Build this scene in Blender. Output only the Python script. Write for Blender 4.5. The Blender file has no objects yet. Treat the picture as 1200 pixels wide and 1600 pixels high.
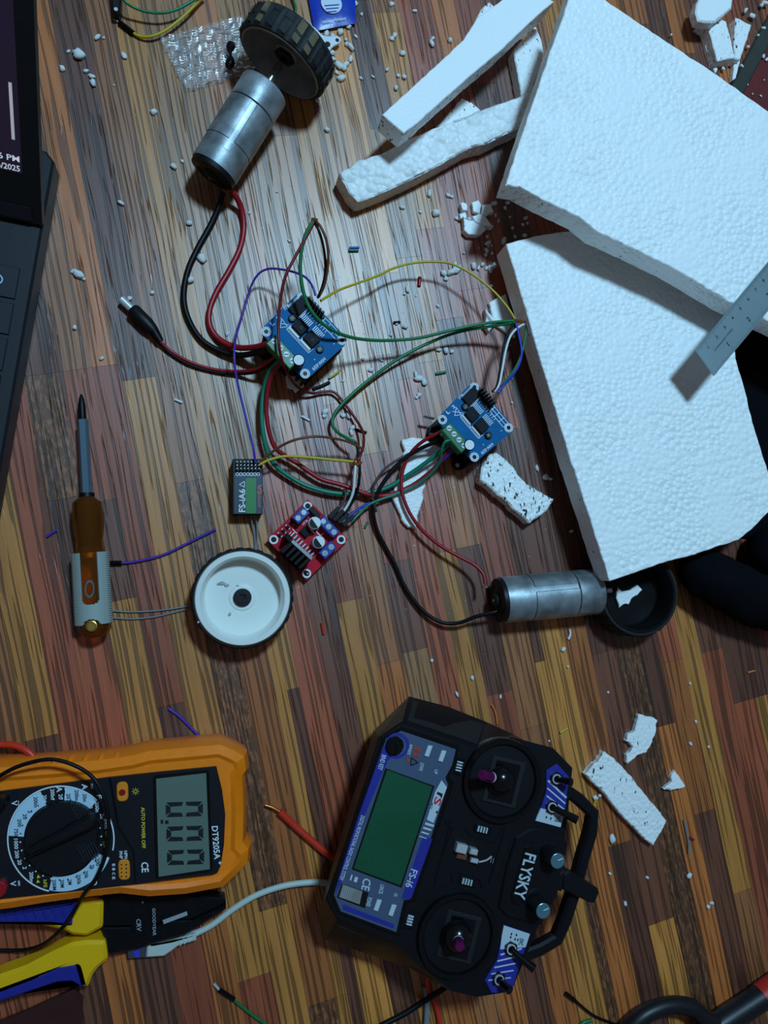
import bpy, bmesh, math, random
from mathutils import Vector, Matrix, noise

random.seed(7)
scene = bpy.context.scene
C = scene.collection

# ------------------------------------------------------------------ camera
FPX, HC = 1180.0, 0.53                       # focal length in pixels of a 1200x1600 frame, camera height (m)
_d = Vector((-.2267, .0776, 1.0)).normalized()          # straight down, in camera axes (x right, y down, z ahead)
_ex = (Vector((1, 0, 0)) - _d * _d.x).normalized()
_ez = -_d
_ey = _ez.cross(_ex)
RM = Matrix((_ex, _ey, _ez))
cam_d = bpy.data.cameras.new('camera')
cam_d.sensor_fit = 'VERTICAL'; cam_d.sensor_height = 36.0; cam_d.sensor_width = 27.0
cam_d.lens = FPX / 1600 * 36.0
cam_d.clip_start = .01
cam = bpy.data.objects.new('camera', cam_d); C.objects.link(cam)
cam.matrix_world = Matrix.Translation((0, 0, HC)) @ Matrix((RM @ Vector((1, 0, 0)), RM @ Vector((0, -1, 0)), RM @ Vector((0, 0, -1)))).transposed().to_4x4()
scene.camera = cam

def P(px, py, h=0.0):
    "the point of the room at height h that the photograph shows at pixel (px, py)"
    r = RM @ Vector(((px - 600) / FPX, (py - 800) / FPX, 1.0))
    return Vector((0, 0, HC)) + r * ((h - HC) / r.z)

def PF(px, py, hf):
    h = 0.03
    for _ in range(8):
        q = P(px, py, h); h = hf(q.x, q.y)
    return P(px, py, h)

# ------------------------------------------------------------------ light
world = bpy.data.worlds.new('world'); scene.world = world; world.use_nodes = True
world.node_tree.nodes['Background'].inputs[0].default_value = (.80, .86, 1.0, 1)
world.node_tree.nodes['Background'].inputs[1].default_value = .085
ld = bpy.data.lights.new('ceiling_lamp', 'AREA'); ld.shape = 'DISK'; ld.size = .2
ld.energy = 22.5; ld.color = (.385, .715, 1.0)
lo = bpy.data.objects.new('ceiling_lamp', ld); C.objects.link(lo)
lo.location = P(930, -420) + Vector((0, 0, 1.5))
lo.rotation_euler = (Vector((.08, .1, 0)) - lo.location).to_track_quat('-Z', 'Y').to_euler()

scene.view_settings.view_transform = 'Standard'
scene.view_settings.look = 'None'
scene.view_settings.gamma = 1.0
scene.view_settings.use_curve_mapping = False
scene.view_settings.exposure = 0.0

# ------------------------------------------------------------------ materials
def srgb(r, g, b):
    f = lambda c: (c / 255 / 12.92) if c <= 10 else ((c / 255 + .055) / 1.055) ** 2.4
    return (f(r), f(g), f(b), 1)

M = {}
def mat(name, col, rough=.5, metal=0., bump=0., bscale=400., vary=0., emit=0., coat=0., trans=0., ior=1.45, spec=.5):
    m = bpy.data.materials.new(name); m.use_nodes = True
    nt = m.node_tree; b = nt.nodes['Principled BSDF']
    c = srgb(*col)
    b.inputs['Base Color'].default_value = c
    b.inputs['Roughness'].default_value = rough
    b.inputs['Metallic'].default_value = metal
    b.inputs['Specular IOR Level'].default_value = spec
    b.inputs['IOR'].default_value = ior
    if coat: b.inputs['Coat Weight'].default_value = coat
    if trans: b.inputs['Transmission Weight'].default_value = trans
    if emit:
        b.inputs['Emission Color'].default_value = c; b.inputs['Emission Strength'].default_value = emit
    if bump or vary:
        tc = nt.nodes.new('ShaderNodeTexCoord')
        n = nt.nodes.new('ShaderNodeTexNoise'); n.inputs['Scale'].default_value = bscale; n.inputs['Detail'].default_value = 4
        nt.links.new(tc.outputs['Object'], n.inputs['Vector'])
        if bump:
            bp = nt.nodes.new('ShaderNodeBump'); bp.inputs['Strength'].default_value = bump; bp.inputs['Distance'].default_value = .001
            nt.links.new(n.outputs['Fac'], bp.inputs['Height']); nt.links.new(bp.outputs['Normal'], b.inputs['Normal'])
        if vary:
            n2 = nt.nodes.new('ShaderNodeTexNoise'); n2.inputs['Scale'].default_value = bscale * .3; n2.inputs['Detail'].default_value = 6
            nt.links.new(tc.outputs['Object'], n2.inputs['Vector'])
            r = nt.nodes.new('ShaderNodeValToRGB')
            r.color_ramp.elements[0].position = .35; r.color_ramp.elements[1].position = .68
            r.color_ramp.elements[0].color = tuple(x * (1 - vary) for x in c[:3]) + (1,)
            r.color_ramp.elements[1].color = tuple(min(1, x * (1 + vary * .6)) for x in c[:3]) + (1,)
            nt.links.new(n2.outputs['Fac'], r.inputs['Fac']); nt.links.new(r.outputs['Color'], b.inputs['Base Color'])
    M[name] = m
    return m

def foam_mat(name, scale, bump, dist, fleck=0., fscale=500., col=(246, 247, 244), side=False):
    m = mat(name, col, .45, spec=.5)
    nt = m.node_tree; b = nt.nodes['Principled BSDF']
    tc = nt.nodes.new('ShaderNodeTexCoord')
    v = nt.nodes.new('ShaderNodeTexVoronoi'); v.feature = 'F1'; v.inputs['Scale'].default_value = scale
    v.inputs['Randomness'].default_value = .9
    nz = nt.nodes.new('ShaderNodeTexNoise'); nz.inputs['Scale'].default_value = 30
    nt.links.new(tc.outputs['Object'], v.inputs['Vector']); nt.links.new(tc.outputs['Object'], nz.inputs['Vector'])
    mu = nt.nodes.new('ShaderNodeMath'); mu.operation = 'MULTIPLY'
    rr = nt.nodes.new('ShaderNodeMapRange'); rr.inputs[1].default_value = .35; rr.inputs[2].default_value = .65; rr.inputs[3].default_value = -.35; rr.inputs[4].default_value = -1.0
    nt.links.new(nz.outputs['Fac'], rr.inputs[0]); nt.links.new(v.outputs['Distance'], mu.inputs[0]); nt.links.new(rr.outputs[0], mu.inputs[1])
    bp = nt.nodes.new('ShaderNodeBump'); bp.inputs['Strength'].default_value = bump; bp.inputs['Distance'].default_value = dist
    nt.links.new(mu.outputs[0], bp.inputs['Height']); nt.links.new(bp.outputs['Normal'], b.inputs['Normal'])
    b.inputs['Subsurface Weight'].default_value = .0
    if fleck:
        mp = nt.nodes.new('ShaderNodeMapping'); mp.inputs['Scale'].default_value = (1, .45, 1); mp.inputs['Rotation'].default_value = (0, 0, .7)
        n2 = nt.nodes.new('ShaderNodeTexNoise'); n2.inputs['Scale'].default_value = fscale; n2.inputs['Detail'].default_value = 2
        nt.links.new(tc.outputs['Object'], mp.inputs['Vector']); nt.links.new(mp.outputs['Vector'], n2.inputs['Vector'])
        r = nt.nodes.new('ShaderNodeValToRGB'); r.color_ramp.elements[0].position = 1 - fleck; r.color_ramp.elements[1].position = 1 - fleck + .03
        r.color_ramp.elements[0].color = srgb(*col); r.color_ramp.elements[1].color = srgb(40, 45, 55)
        nt.links.new(n2.outputs['Fac'], r.inputs['Fac'])
        if side:                                   # knife marks only on the cut edges
            g = nt.nodes.new('ShaderNodeNewGeometry'); sp = nt.nodes.new('ShaderNodeSeparateXYZ'); nt.links.new(g.outputs['True Normal'], sp.inputs[0])
            lt = nt.nodes.new('ShaderNodeMath'); lt.operation = 'LESS_THAN'; lt.inputs[1].default_value = .5; nt.links.new(sp.outputs[2], lt.inputs[0])
            mx = nt.nodes.new('ShaderNodeMix'); mx.data_type = 'RGBA'; nt.links.new(lt.outputs[0], mx.inputs[0])
            mx.inputs[6].default_value = srgb(*col); nt.links.new(r.outputs['Color'], mx.inputs[7]); nt.links.new(mx.outputs[2], b.inputs['Base Color'])
        else: nt.links.new(r.outputs['Color'], b.inputs['Base Color'])
    return m

foam_mat('foam', 240, .6, .0028, .31, 420, side=True)
foam_mat('foam_bead', 185, 1., .0045, .32, 420, side=True)
foam_mat('foam_cut', 330, .6, .0014, .34, 420)
foam_mat('foam_cut_heavy', 330, .7, .0016, .40, 480)
foam_mat('foam_crumb', 420, .5, .001)
foam_mat('foam_smooth', 420, .3, .0008, .38, 380, side=True)
mat('black_plastic', (15, 16, 19), .45, bump=.12, bscale=1500, spec=.3)
mat('black_gloss', (10, 11, 13), .2)
mat('black_matte', (16, 17, 19), .7, bump=.2, bscale=900)
mat('dark_grip', (24, 26, 29), .6, bump=.7, bscale=1400)
mat('rubber', (22, 23, 25), .75, bump=.3, bscale=600, vary=.3)
mat('rubber_worn', (28, 29, 30), .7, bump=.4, bscale=500, vary=.4)
mat('tread_mud', (112, 100, 74), .9, bump=.4, bscale=700, vary=.3)
mat('zinc', (160, 168, 172), .45, .7, bump=.1, bscale=260, vary=.42)
mat('steel', (170, 174, 176), .3, 1., bump=.03, bscale=300, vary=.1)
mat('steel_ruler', (150, 168, 172), .42, .7, vary=.08, bscale=60)
mat('chrome', (225, 228, 230), .3, .55)
mat('copper', (190, 110, 60), .35, .9)
mat('brass', (190, 150, 70), .35, .8)
mat('white_plastic', (232, 234, 226), .22, vary=.03, bscale=60)
mat('grey_hub', (140, 136, 128), .5, bump=.15, bscale=300, vary=.25)
mat('smudge', (165, 172, 172), .5, vary=.3, bscale=800)
mat('pcb_blue', (4, 96, 150), .6, vary=.12, bscale=200, spec=.15)
mat('pcb_red', (190, 22, 42), .6, vary=.15, bscale=200, spec=.2)
mat('silk', (226, 230, 232), .6)
mat('solder', (190, 195, 198), .55, .3)
mat('chip', (24, 26, 31), .6, spec=.15)
mat('term_green', (28, 104, 50), .4)
mat('term_blue', (22, 62, 140), .4)
mat('heatsink', (9, 10, 11), .5, spec=.2)
mat('w_red', (150, 18, 28), .38)
mat('w_darkred', (112, 16, 22), .38)
mat('w_orange_red', (205, 52, 30), .4)
mat('w_black', (9, 10, 12), .45, spec=.25)
mat('w_green', (14, 110, 62), .38)
mat('w_teal', (16, 120, 92), .38)
mat('w_yellow', (190, 164, 26), .4)
mat('w_purple', (72, 44, 150), .4)
mat('w_blue', (26, 52, 165), .4)
mat('w_brown', (108, 62, 40), .42)
mat('w_greybrown', (72, 58, 58), .45)
mat('w_white', (218, 222, 220), .45)
mat('w_grey', (120, 124, 126), .45)
mat('w_orange', (206, 116, 52), .45)
mat('cable_grey', (190, 198, 190), .5)
mat('mm_orange', (250, 128, 10), .42, bump=.08, bscale=800, vary=.05)
mat('mm_panel', (16, 18, 24), .38, bump=.05, bscale=900)
mat('mm_white', (214, 224, 228), .5)
mat('mm_blue', (176, 206, 222), .5)
mat('mm_yellow', (214, 196, 60), .5)
mat('lcd_meter', (96, 112, 100), .28, vary=.04, bscale=80)
mat('lcd_ink', (14, 18, 16), .5)
mat('button_orange', (222, 130, 30), .45)
mat('red_dot', (150, 20, 15), .3)
mat('pl_yellow', (232, 178, 6), .45, bump=.05, bscale=500)
mat('pl_blue', (28, 36, 130), .5, bump=.15, bscale=500)
mat('pl_steel', (26, 28, 32), .34, .6, bump=.06, bscale=500, vary=.2)
mat('etch', (150, 156, 162), .5)
mat('amber', (236, 132, 36), .03, coat=.5, trans=.92, ior=1.12)
mat('grip_grey', (150, 160, 154), .55, bump=.06, bscale=700)
mat('sleeve_grey', (74, 92, 104), .4)
mat('tx_body', (13, 14, 18), .4, bump=.12, bscale=1600, spec=.35)
mat('tx_plate', (70, 84, 108), .45, vary=.06, bscale=100)
mat('tx_blue', (40, 44, 140), .42)
mat('tx_silver', (186, 198, 206), .4)
mat('tx_lcd', (28, 82, 56), .14, vary=.12, bscale=60)
mat('tx_red', (170, 60, 40), .5)
mat('logo_red', (200, 30, 36), .4)
mat('purple_metal', (150, 40, 120), .3, .8)
mat('knob_cap', (120, 170, 186), .28, .75)
mat('rx_label', (34, 50, 66), .4)
mat('rx_green', (38, 120, 52), .4)
mat('rx_orange', (190, 110, 84), .5)
mat('bag', (236, 240, 242), .06, trans=1., ior=1.25)
mat('packet_blue', (16, 56, 165), .3, bump=.25, bscale=120)
mat('packet_white', (205, 216, 226), .4)
mat('laptop', (14, 17, 23), .5, bump=.05, bscale=900)
mat('laptop_bezel', (5, 5, 7), .5)
mat('laptop_key', (17, 20, 27), .55)
mat('screen', (34, 24, 40), .25, emit=.5, vary=.35, bscale=30)
mat('screen_text', (215, 215, 222), .5, emit=.4)
mat('screen_bar', (168, 164, 166), .5, emit=.55)
mat('key_glyph', (120, 170, 200), .5, emit=.25)
mat('cloth', (12, 13, 17), .95, bump=.8, bscale=1800, spec=.1)
mat('red_floor', (104, 28, 26), .55, vary=.2, bscale=300, bump=.1)
mat('trim_metal', (58, 62, 54), .5, .2, vary=.2, bscale=120)
mat('tool_black', (20, 22, 25), .42)
mat('tool_red', (190, 40, 28), .45)
mat('dark_card', (62, 30, 26), .35, vary=.2, bscale=90)
mat('usb_metal', (110, 112, 130), .3, .8)
mat('usb_blue', (60, 60, 190), .4)

# the bag film is thin: let light through without a shadow of solid glass
def thin_film(m):
    nt = m.node_tree; b = nt.nodes['Principled BSDF']; out = nt.nodes['Material Output']
    for l in list(out.inputs['Surface'].links): nt.links.remove(l)
    tr = nt.nodes.new('ShaderNodeBsdfTransparent'); gl = nt.nodes.new('ShaderNodeBsdfGlossy'); gl.inputs['Roughness'].default_value = .2
    mx = nt.nodes.new('ShaderNodeMixShader'); fr = nt.nodes.new('ShaderNodeFresnel'); fr.inputs['IOR'].default_value = 1.45
    df = nt.nodes.new('ShaderNodeBsdfDiffuse'); df.inputs[0].default_value = (.9, .92, .95, 1); m0 = nt.nodes.new('ShaderNodeMixShader'); m0.inputs[0].default_value = .10
    nt.links.new(tr.outputs[0], m0.inputs[1]); nt.links.new(df.outputs[0], m0.inputs[2])
    nt.links.new(fr.outputs[0], mx.inputs[0]); nt.links.new(m0.outputs[0], mx.inputs[1]); nt.links.new(gl.outputs[0], mx.inputs[2])
    nt.links.new(mx.outputs[0], out.inputs['Surface'])
thin_film(M['bag'])

# the wood strips: colour from the object, grain and grooves along the strip
STRIP_A = .2056
U = Vector((math.sin(STRIP_A), -math.cos(STRIP_A), 0)); V = Vector((math.cos(STRIP_A), math.sin(STRIP_A), 0))
def wood_mat():
    m = bpy.data.materials.new('wood_strip'); m.use_nodes = True; nt = m.node_tree; b = nt.nodes['Principled BSDF']
    N = nt.nodes.new; L = nt.links.new
    geo = N('ShaderNodeNewGeometry'); oi = N('ShaderNodeObjectInfo')
    mp = N('ShaderNodeMapping'); mp.vector_type = 'TEXTURE'; mp.inputs['Rotation'].default_value = (0, 0, STRIP_A)
    L(geo.outputs['Position'], mp.inputs['Vector'])
    # a slow wobble so the grain is not ruler-straight
    wob = N('ShaderNodeTexNoise'); wob.inputs['Scale'].default_value = 9; wob.inputs['Detail'].default_value = 1
    L(mp.outputs[0], wob.inputs['Vector'])
    sub = N('ShaderNodeVectorMath'); sub.operation = 'SUBTRACT'; sub.inputs[1].default_value = (.5, .5, .5); L(wob.outputs['Color'], sub.inputs[0])
    sc = N('ShaderNodeVectorMath'); sc.operation = 'MULTIPLY'; sc.inputs[1].default_value = (.005, 0, 0); L(sub.outputs[0], sc.inputs[0])
    ad = N('ShaderNodeVectorMath'); ad.operation = 'ADD'; L(mp.outputs[0], ad.inputs[0]); L(sc.outputs[0], ad.inputs[1])
    # one offset per plank
    off = N('ShaderNodeCombineXYZ'); mulr = N('ShaderNodeMath'); mulr.operation = 'MULTIPLY'; mulr.inputs[1].default_value = 7.
    L(oi.outputs['Random'], mulr.inputs[0]); L(mulr.outputs[0], off.inputs[2])
    ad2 = N('ShaderNodeVectorMath'); ad2.operation = 'ADD'; L(ad.outputs[0], ad2.inputs[0]); L(off.outputs[0], ad2.inputs[1])
    def stretch(v, src=ad2):
        q = N('ShaderNodeVectorMath'); q.operation = 'MULTIPLY'; q.inputs[1].default_value = v; L(src.outputs[0], q.inputs[0]); return q
    def nz(vec, scale, det=3, rough=.6):
        n = N('ShaderNodeTexNoise'); n.inputs['Scale'].default_value = scale; n.inputs['Detail'].default_value = det; n.inputs['Roughness'].default_value = rough
        L(vec.outputs[0], n.inputs['Vector']); return n
    g1 = nz(stretch((1, .045, 1)), 420, 4)          # fine grain
    g2 = nz(stretch((1, .03, 1)), 130, 3)           # broad bands
    g3 = nz(stretch((1, .25, 1)), 600, 2)           # flecks
    gr = nz(stretch((1, .018, 1), ad), 480, 1, .4)     # pressed grooves run through
    ramp = N('ShaderNodeValToRGB'); e = ramp.color_ramp.elements; e[0].position = .30; e[0].color = (.74, .71, .70, 1); e[1].position = .72; e[1].color = (1.2, 1.2, 1.19, 1)
    mixg = N('ShaderNodeMath'); mixg.operation = 'MULTIPLY_ADD'; mixg.inputs[1].default_value = .5
    L(g1.outputs['Fac'], mixg.inputs[0])
    h2 = N('ShaderNodeMath'); h2.operation = 'MULTIPLY'; h2.inputs[1].default_value = .5; L(g2.outputs['Fac'], h2.inputs[0]); L(h2.outputs[0], mixg.inputs[2])
    L(mixg.outputs[0], ramp.inputs['Fac'])
    colm = N('ShaderNodeMix'); colm.data_type = 'RGBA'; colm.blend_type = 'MULTIPLY'; colm.inputs[0].default_value = 1
    L(oi.outputs['Color'], colm.inputs[6]); L(ramp.outputs['Color'], colm.inputs[7])
    # fleck strength is carried in the object colour's alpha
    fr = N('ShaderNodeValToRGB'); fe = fr.color_ramp.elements; fe[0].position = .48; fe[0].color = (.55, .55, .55, 1); fe[1].position = .6; fe[1].color = (1.7, 1.6, 1.4, 1); L(g3.outputs['Fac'], fr.inputs['Fac'])
    fl = N('ShaderNodeMix'); fl.data_type = 'RGBA'; fl.blend_type = 'MULTIPLY'
    inv = N('ShaderNodeMath'); inv.operation = 'SUBTRACT'; inv.inputs[0].default_value = 1; L(oi.outputs['Alpha'], inv.inputs[1]); L(inv.outputs[0], fl.inputs[0])
    L(colm.outputs[2], fl.inputs[6]); L(fr.outputs['Color'], fl.inputs[7])
    # grooves are a little darker
    gro = N('ShaderNodeValToRGB'); ge = gro.color_ramp.elements; ge[0].position = .42; ge[0].color = (0, 0, 0, 1); ge[1].position = .465; ge[1].color = (1, 1, 1, 1)
    L(gr.outputs['Fac'], gro.inputs['Fac'])
    gmul = N('ShaderNodeMapRange'); gmul.inputs[3].default_value = .42; gmul.inputs[4].default_value = 1.; L(gro.outputs['Color'], gmul.inputs[0])
    fin = N('ShaderNodeMix'); fin.data_type = 'RGBA'; fin.blend_type = 'MULTIPLY'; fin.inputs[0].default_value = 1
    L(fl.outputs[2], fin.inputs[6]); L(gmul.outputs[0], fin.inputs[7])
    L(fin.outputs[2], b.inputs['Base Color'])
    b.inputs['Roughness'].default_value = .40
    b.inputs['IOR'].default_value = 1.52
    b.inputs['Specular IOR Level'].default_value = .85
    bp = N('ShaderNodeBump'); bp.inputs['Strength'].default_value = .8; bp.inputs['Distance'].default_value = .0008
    hs = N('ShaderNodeMath'); hs.operation = 'MULTIPLY_ADD'; hs.inputs[1].default_value = .14; L(g1.outputs['Fac'], hs.inputs[0]); L(gro.outputs['Color'], hs.inputs[2])
    L(hs.outputs[0], bp.inputs['Height']); L(bp.outputs['Normal'], b.inputs['Normal'])
    M['wood'] = m
wood_mat()

# ------------------------------------------------------------------ mesh helpers
LOC = {}
def tag(o, label=None, cat=None, group=None, kind=None):
    if label: o['label'] = label
    if cat: o['category'] = cat
    if group: o['group'] = group
    if kind: o['kind'] = kind
    return o

def thing(name, label, cat, loc, group=None):
    o = bpy.data.objects.new(name, None); C.objects.link(o)
    o.location = loc; o.empty_display_size = .01
    LOC[o.name] = Vector(loc)
    return tag(o, label, cat, group)

class MB:
    def __init__(s): s.v = []; s.f = []
    def add(s, v, f):
        n = len(s.v); s.v += [Vector(q) for q in v]; s.f += [[i + n for i in q] for q in f]; return s
    def build(s, name, m, parent=None, smooth=None, label=None, cat=None, group=None, kind=None):
        me = bpy.data.meshes.new(name)
        if parent is None:
            n = len(s.v); loc = Vector((sum(q.x for q in s.v) / n, sum(q.y for q in s.v) / n, min(q.z for q in s.v)))
        else:
            loc = LOC[parent.name]
        me.from_pydata([q - loc for q in s.v], [], s.f)
        me.materials.append(M[m]); me.validate(); me.update()
        if smooth:
            me.shade_smooth(); me.set_sharp_from_angle(angle=math.radians(smooth))
        o = bpy.data.objects.new(name, me); C.objects.link(o)
        LOC[o.name] = loc
        if parent is None: o.location = loc
        else: o.parent = parent
        return tag(o, label, cat, group, kind)

def area2(pts):
    return sum(pts[i].x * pts[(i + 1) % len(pts)].y - pts[(i + 1) % len(pts)].x * pts[i].y for i in range(len(pts)))

def inset(pts, d):
    n = len(pts); out = []
    for i in range(n):
        a, b, c = pts[i - 1], pts[i], pts[(i + 1) % n]
        e1 = Vector((b.x - a.x, b.y - a.y)); e2 = Vector((c.x - b.x, c.y - b.y))
        if e1.length < 1e-9 or e2.length < 1e-9: out.append(b.copy()); continue
        e1.normalize(); e2.normalize()
        n1 = Vector((-e1.y, e1.x)); n2 = Vector((-e2.y, e2.x))
        k = n1 + n2
        if k.length < .3: k = n1
        k = k / max(.35, k.dot(n1))
        out.append(Vector((b.x + k.x * d, b.y + k.y * d, b.z)))
    return out

def loft(rings, cap0=True, cap1=True):
    v = []; f = []; n = len(rings[0])
    for r in rings: v += r
    for k in range(len(rings) - 1):
        for i in range(n):
            j = (i + 1) % n
            f.append([k * n + i, k * n + j, (k + 1) * n + j, (k + 1) * n + i])
    if cap0: f.append(list(range(n))[::-1])
    if cap1: f.append([(len(rings) - 1) * n + i for i in range(n)])
    return v, f

def prismw(pts, z0, bev=0.):
    "pts: world outline of the top face; straight walls down to z0 (number or list)"
    if area2(pts) < 0: pts = pts[::-1]
    bot = [Vector((p.x, p.y, z0)) for p in pts]
    if bev:
        top = inset(pts, bev); mid = [Vector((p.x, p.y, p.z - bev)) for p in pts]
        return loft([bot, mid, top])
    return loft([bot, pts])

def px(pts, h):
    return [P(x, y, h) for x, y in pts]

def prism(pts, h1, h0, bev=0.):
    return prismw(px(pts, h1), h0, bev)

def rounded(pts, r, n=4):
    "round the corners of a pixel polygon"
    out = []; m = len(pts)
    for i in range(m):
        a = Vector(pts[i - 1]); b = Vector(pts[i]); c = Vector(pts[(i + 1) % m])
        ra = min(r, (a - b).length * .45); rc = min(r, (c - b).length * .45)
        p0 = b + (a - b).normalized() * ra; p1 = b + (c - b).normalized() * rc
        for k in range(n + 1):
            t = k / n; q = p0 * (1 - t) ** 2 + b * 2 * t * (1 - t) + p1 * t * t
            out.append((q.x, q.y))
    return out

def frame(d):
    d = d.normalized()
    a = Vector((0, 0, 1)) if abs(d.z) < .9 else Vector((1, 0, 0))
    x = d.cross(a).normalized(); return x, x.cross(d).normalized()

def lathe(p0, d, prof, n=32, cap=True, rad=None):
    d = d.normalized(); x, y = frame(d); rings = []
    for t, r in prof:
        ring = []
        for i in range(n):
            a = 2 * math.pi * i / n; rr = r * (rad(i, n, t) if rad else 1)
            ring.append(p0 + d * t + (x * math.cos(a) + y * math.sin(a)) * rr)
        rings.append(ring[::-1])
    return loft(rings, cap, cap)

def cyl(p0, p1, r, n=16): return lathe(Vector(p0), Vector(p1) - Vector(p0), [(0, r), ((Vector(p1) - Vector(p0)).length, r)], n)

def disc(x, y, h1, h0, r, n=24, bev=0.):
    c = P(x, y, h1)
    prof = [(0, r), (h1 - h0 - bev, r)] + ([(h1 - h0, r - bev)] if bev else [])
    if not bev: prof[-1] = (h1 - h0, r)
    return lathe(Vector((c.x, c.y, h0)), Vector((0, 0, 1)), prof, n)

def ringdisc(x, y, h1, h0, r, ri, n=28):
    c = P(x, y, h1); b = Vector((c.x, c.y, h0)); H = h1 - h0
    v, f = lathe(b, Vector((0, 0, 1)), [(0, ri), (0, r), (H, r), (H, ri)], n, False)
    k = n * 3
    for i in range(n):
        j = (i + 1) % n; f.append([k + i, k + j, j, i])
    return v, f

def catmull(pts, seg=6):
    out = []; n = len(pts)
    for i in range(n - 1):
        p0 = pts[max(0, i - 1)]; p1 = pts[i]; p2 = pts[i + 1]; p3 = pts[min(n - 1, i + 2)]
        for k in range(seg):
            t = k / seg
            out.append(.5 * ((2 * p1) + (p2 - p0) * t + (2 * p0 - 5 * p1 + 4 * p2 - p3) * t * t + (3 * p1 - p0 - 3 * p2 + p3) * t ** 3))
    out.append(pts[-1]); return out

def tube(pts, r, n=8, seg=6, smooth=True):
    if smooth and len(pts) > 2: pts = catmull(pts, seg)
    rings = []; m = len(pts); prev = None
    rr = r if callable(r) else (lambda t: r)
    for i in range(m):
        d = (pts[min(m - 1, i + 1)] - pts[max(0, i - 1)]).normalized()
        if prev is None: x, y = frame(d)
        else:
            x = (prev - d * prev.dot(d)).normalized(); y = x.cross(d).normalized()
        prev = x
        k = rr(i / (m - 1))
        rings.append([pts[i] + (x * math.cos(2 * math.pi * j / n) + y * math.sin(2 * math.pi * j / n)) * k for j in range(n)][::-1])
    return loft(rings)

def wpts(seq, h=.002):
    out = []
    hs = [q[2] if len(q) > 2 else None for q in seq]
    idx = [i for i, q in enumerate(hs) if q is not None]
    for i, q in enumerate(seq):
        if hs[i] is not None: z = hs[i]
        elif not idx: z = h
        else:
            a = [k for k in idx if k < i]; b = [k for k in idx if k > i]
            if a and b:
                t = (i - a[-1]) / (b[0] - a[-1]); z = hs[a[-1]] * (1 - t) + hs[b[0]] * t
            else: z = hs[(a or b)[-1 if a else 0]]
        out.append(P(q[0], q[1], z))
    return out

def wire(name, seq, r, m, label, h=.002, cat='wire', group=None, parent=None, seg=6):
    mb = MB().add(*tube(wpts(seq, h), r, 8, seg))
    if parent: return mb.build(name, m, parent, smooth=60)
    return mb.build(name, m, None, smooth=60, label=label, cat=cat, group=group)

# lettering: outline of the built-in typeface laid on a parallelogram A (baseline start), B (baseline end), T (top of the first letter)
_tc = {}
def glyphs(s):
    if s not in _tc:
        cu = bpy.data.curves.new('lettering', 'FONT'); cu.body = s; cu.resolution_u = 2; cu.offset = .018
        ob = bpy.data.objects.new('lettering', cu)
        me = bpy.data.meshes.new_from_object(ob)
        v = [q.co.copy() for q in me.vertices]; f = [list(q.vertices) for q in me.polygons]
        bpy.data.objects.remove(ob); bpy.data.curves.remove(cu); bpy.data.meshes.remove(me)
        x0 = min(q.x for q in v); x1 = max(q.x for q in v); y1 = max(q.y for q in v); y0 = min(0, min(q.y for q in v) * 0)
        _tc[s] = ([Vector(((q.x - x0) / (x1 - x0), q.y / max(y1, .01), 0)) for q in v], f)
    return _tc[s]
def text(mb, s, A, B, T, h):
    v, f = glyphs(s)
    a = P(*A, h); b = P(*B, h) - a; t = P(*T, h) - a
    mb.add([a + b * q.x + t * q.y for q in v], f); return mb
def text_cw(mb, s, x, y, w, hgt, h, sl=0.):
    "reads down the picture, letter tops to the right; (x, y) = middle; w = length, hgt = letter height in pixels"
    dx, dy = -math.sin(sl), math.cos(sl)                  # reading direction
    ux, uy = dy, -dx
    A = (x - dx * w / 2 - ux * hgt / 2, y - dy * w / 2 - uy * hgt / 2)
    return text(mb, s, A, (A[0] + dx * w, A[1] + dy * w), (A[0] + ux * hgt, A[1] + uy * hgt), h)

def orect(x, y, ax, ay, L, W):
    "pixel rectangle, length L along (ax, ay), width W across"
    k = math.hypot(ax, ay); ax /= k; ay /= k; bx, by = -ay, ax
    return [(x + ax * L / 2 * s + bx * W / 2 * t, y + ay * L / 2 * s + by * W / 2 * t) for s, t in ((-1, -1), (1, -1), (1, 1), (-1, 1))]

def ragged(pts, step, amp, seed=0):
    "subdivide a world outline and make it uneven"
    out = []; n = len(pts)
    for i in range(n):
        a = pts[i]; b = pts[(i + 1) % n]; L = (b - a).length; k = max(1, int(L / step))
        nn = Vector((-(b - a).y, (b - a).x, 0)); nn = nn.normalized() if nn.length else nn
        for j in range(k):
            q = a.lerp(b, j / k)
            o = noise.noise(Vector((q.x * 190, q.y * 190, seed * 3.7))) + .6 * noise.noise(Vector((q.x * 520, q.y * 520, seed)))
            out.append(q + nn * o * amp * (0 if j == 0 and amp < .0006 else 1))
    return out

def foam_piece(name, pts, h1, h0, label, m='foam', step=.003, amp=.0008, seed=1, bev=.0008, group=None, hf=None, thick=None, cat='foam'):
    if hf: w = [PF(x, y, hf) for x, y in pts]
    else: w = px(pts, h1)
    if area2(w) < 0: w = w[::-1]
    w = ragged(w, step, amp, seed)
    if hf:
        bot = [Vector((p.x, p.y, p.z - thick)) for p in inset(w, .0004)]
        mid = [Vector((p.x, p.y, p.z - bev)) for p in w]; top = inset(w, bev)
        v, f = loft([bot, mid, top])
    else: v, f = prismw(w, h0, bev)
    return MB().add(v, f).build(name, m, None, label=label, cat=cat, group=group)

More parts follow.
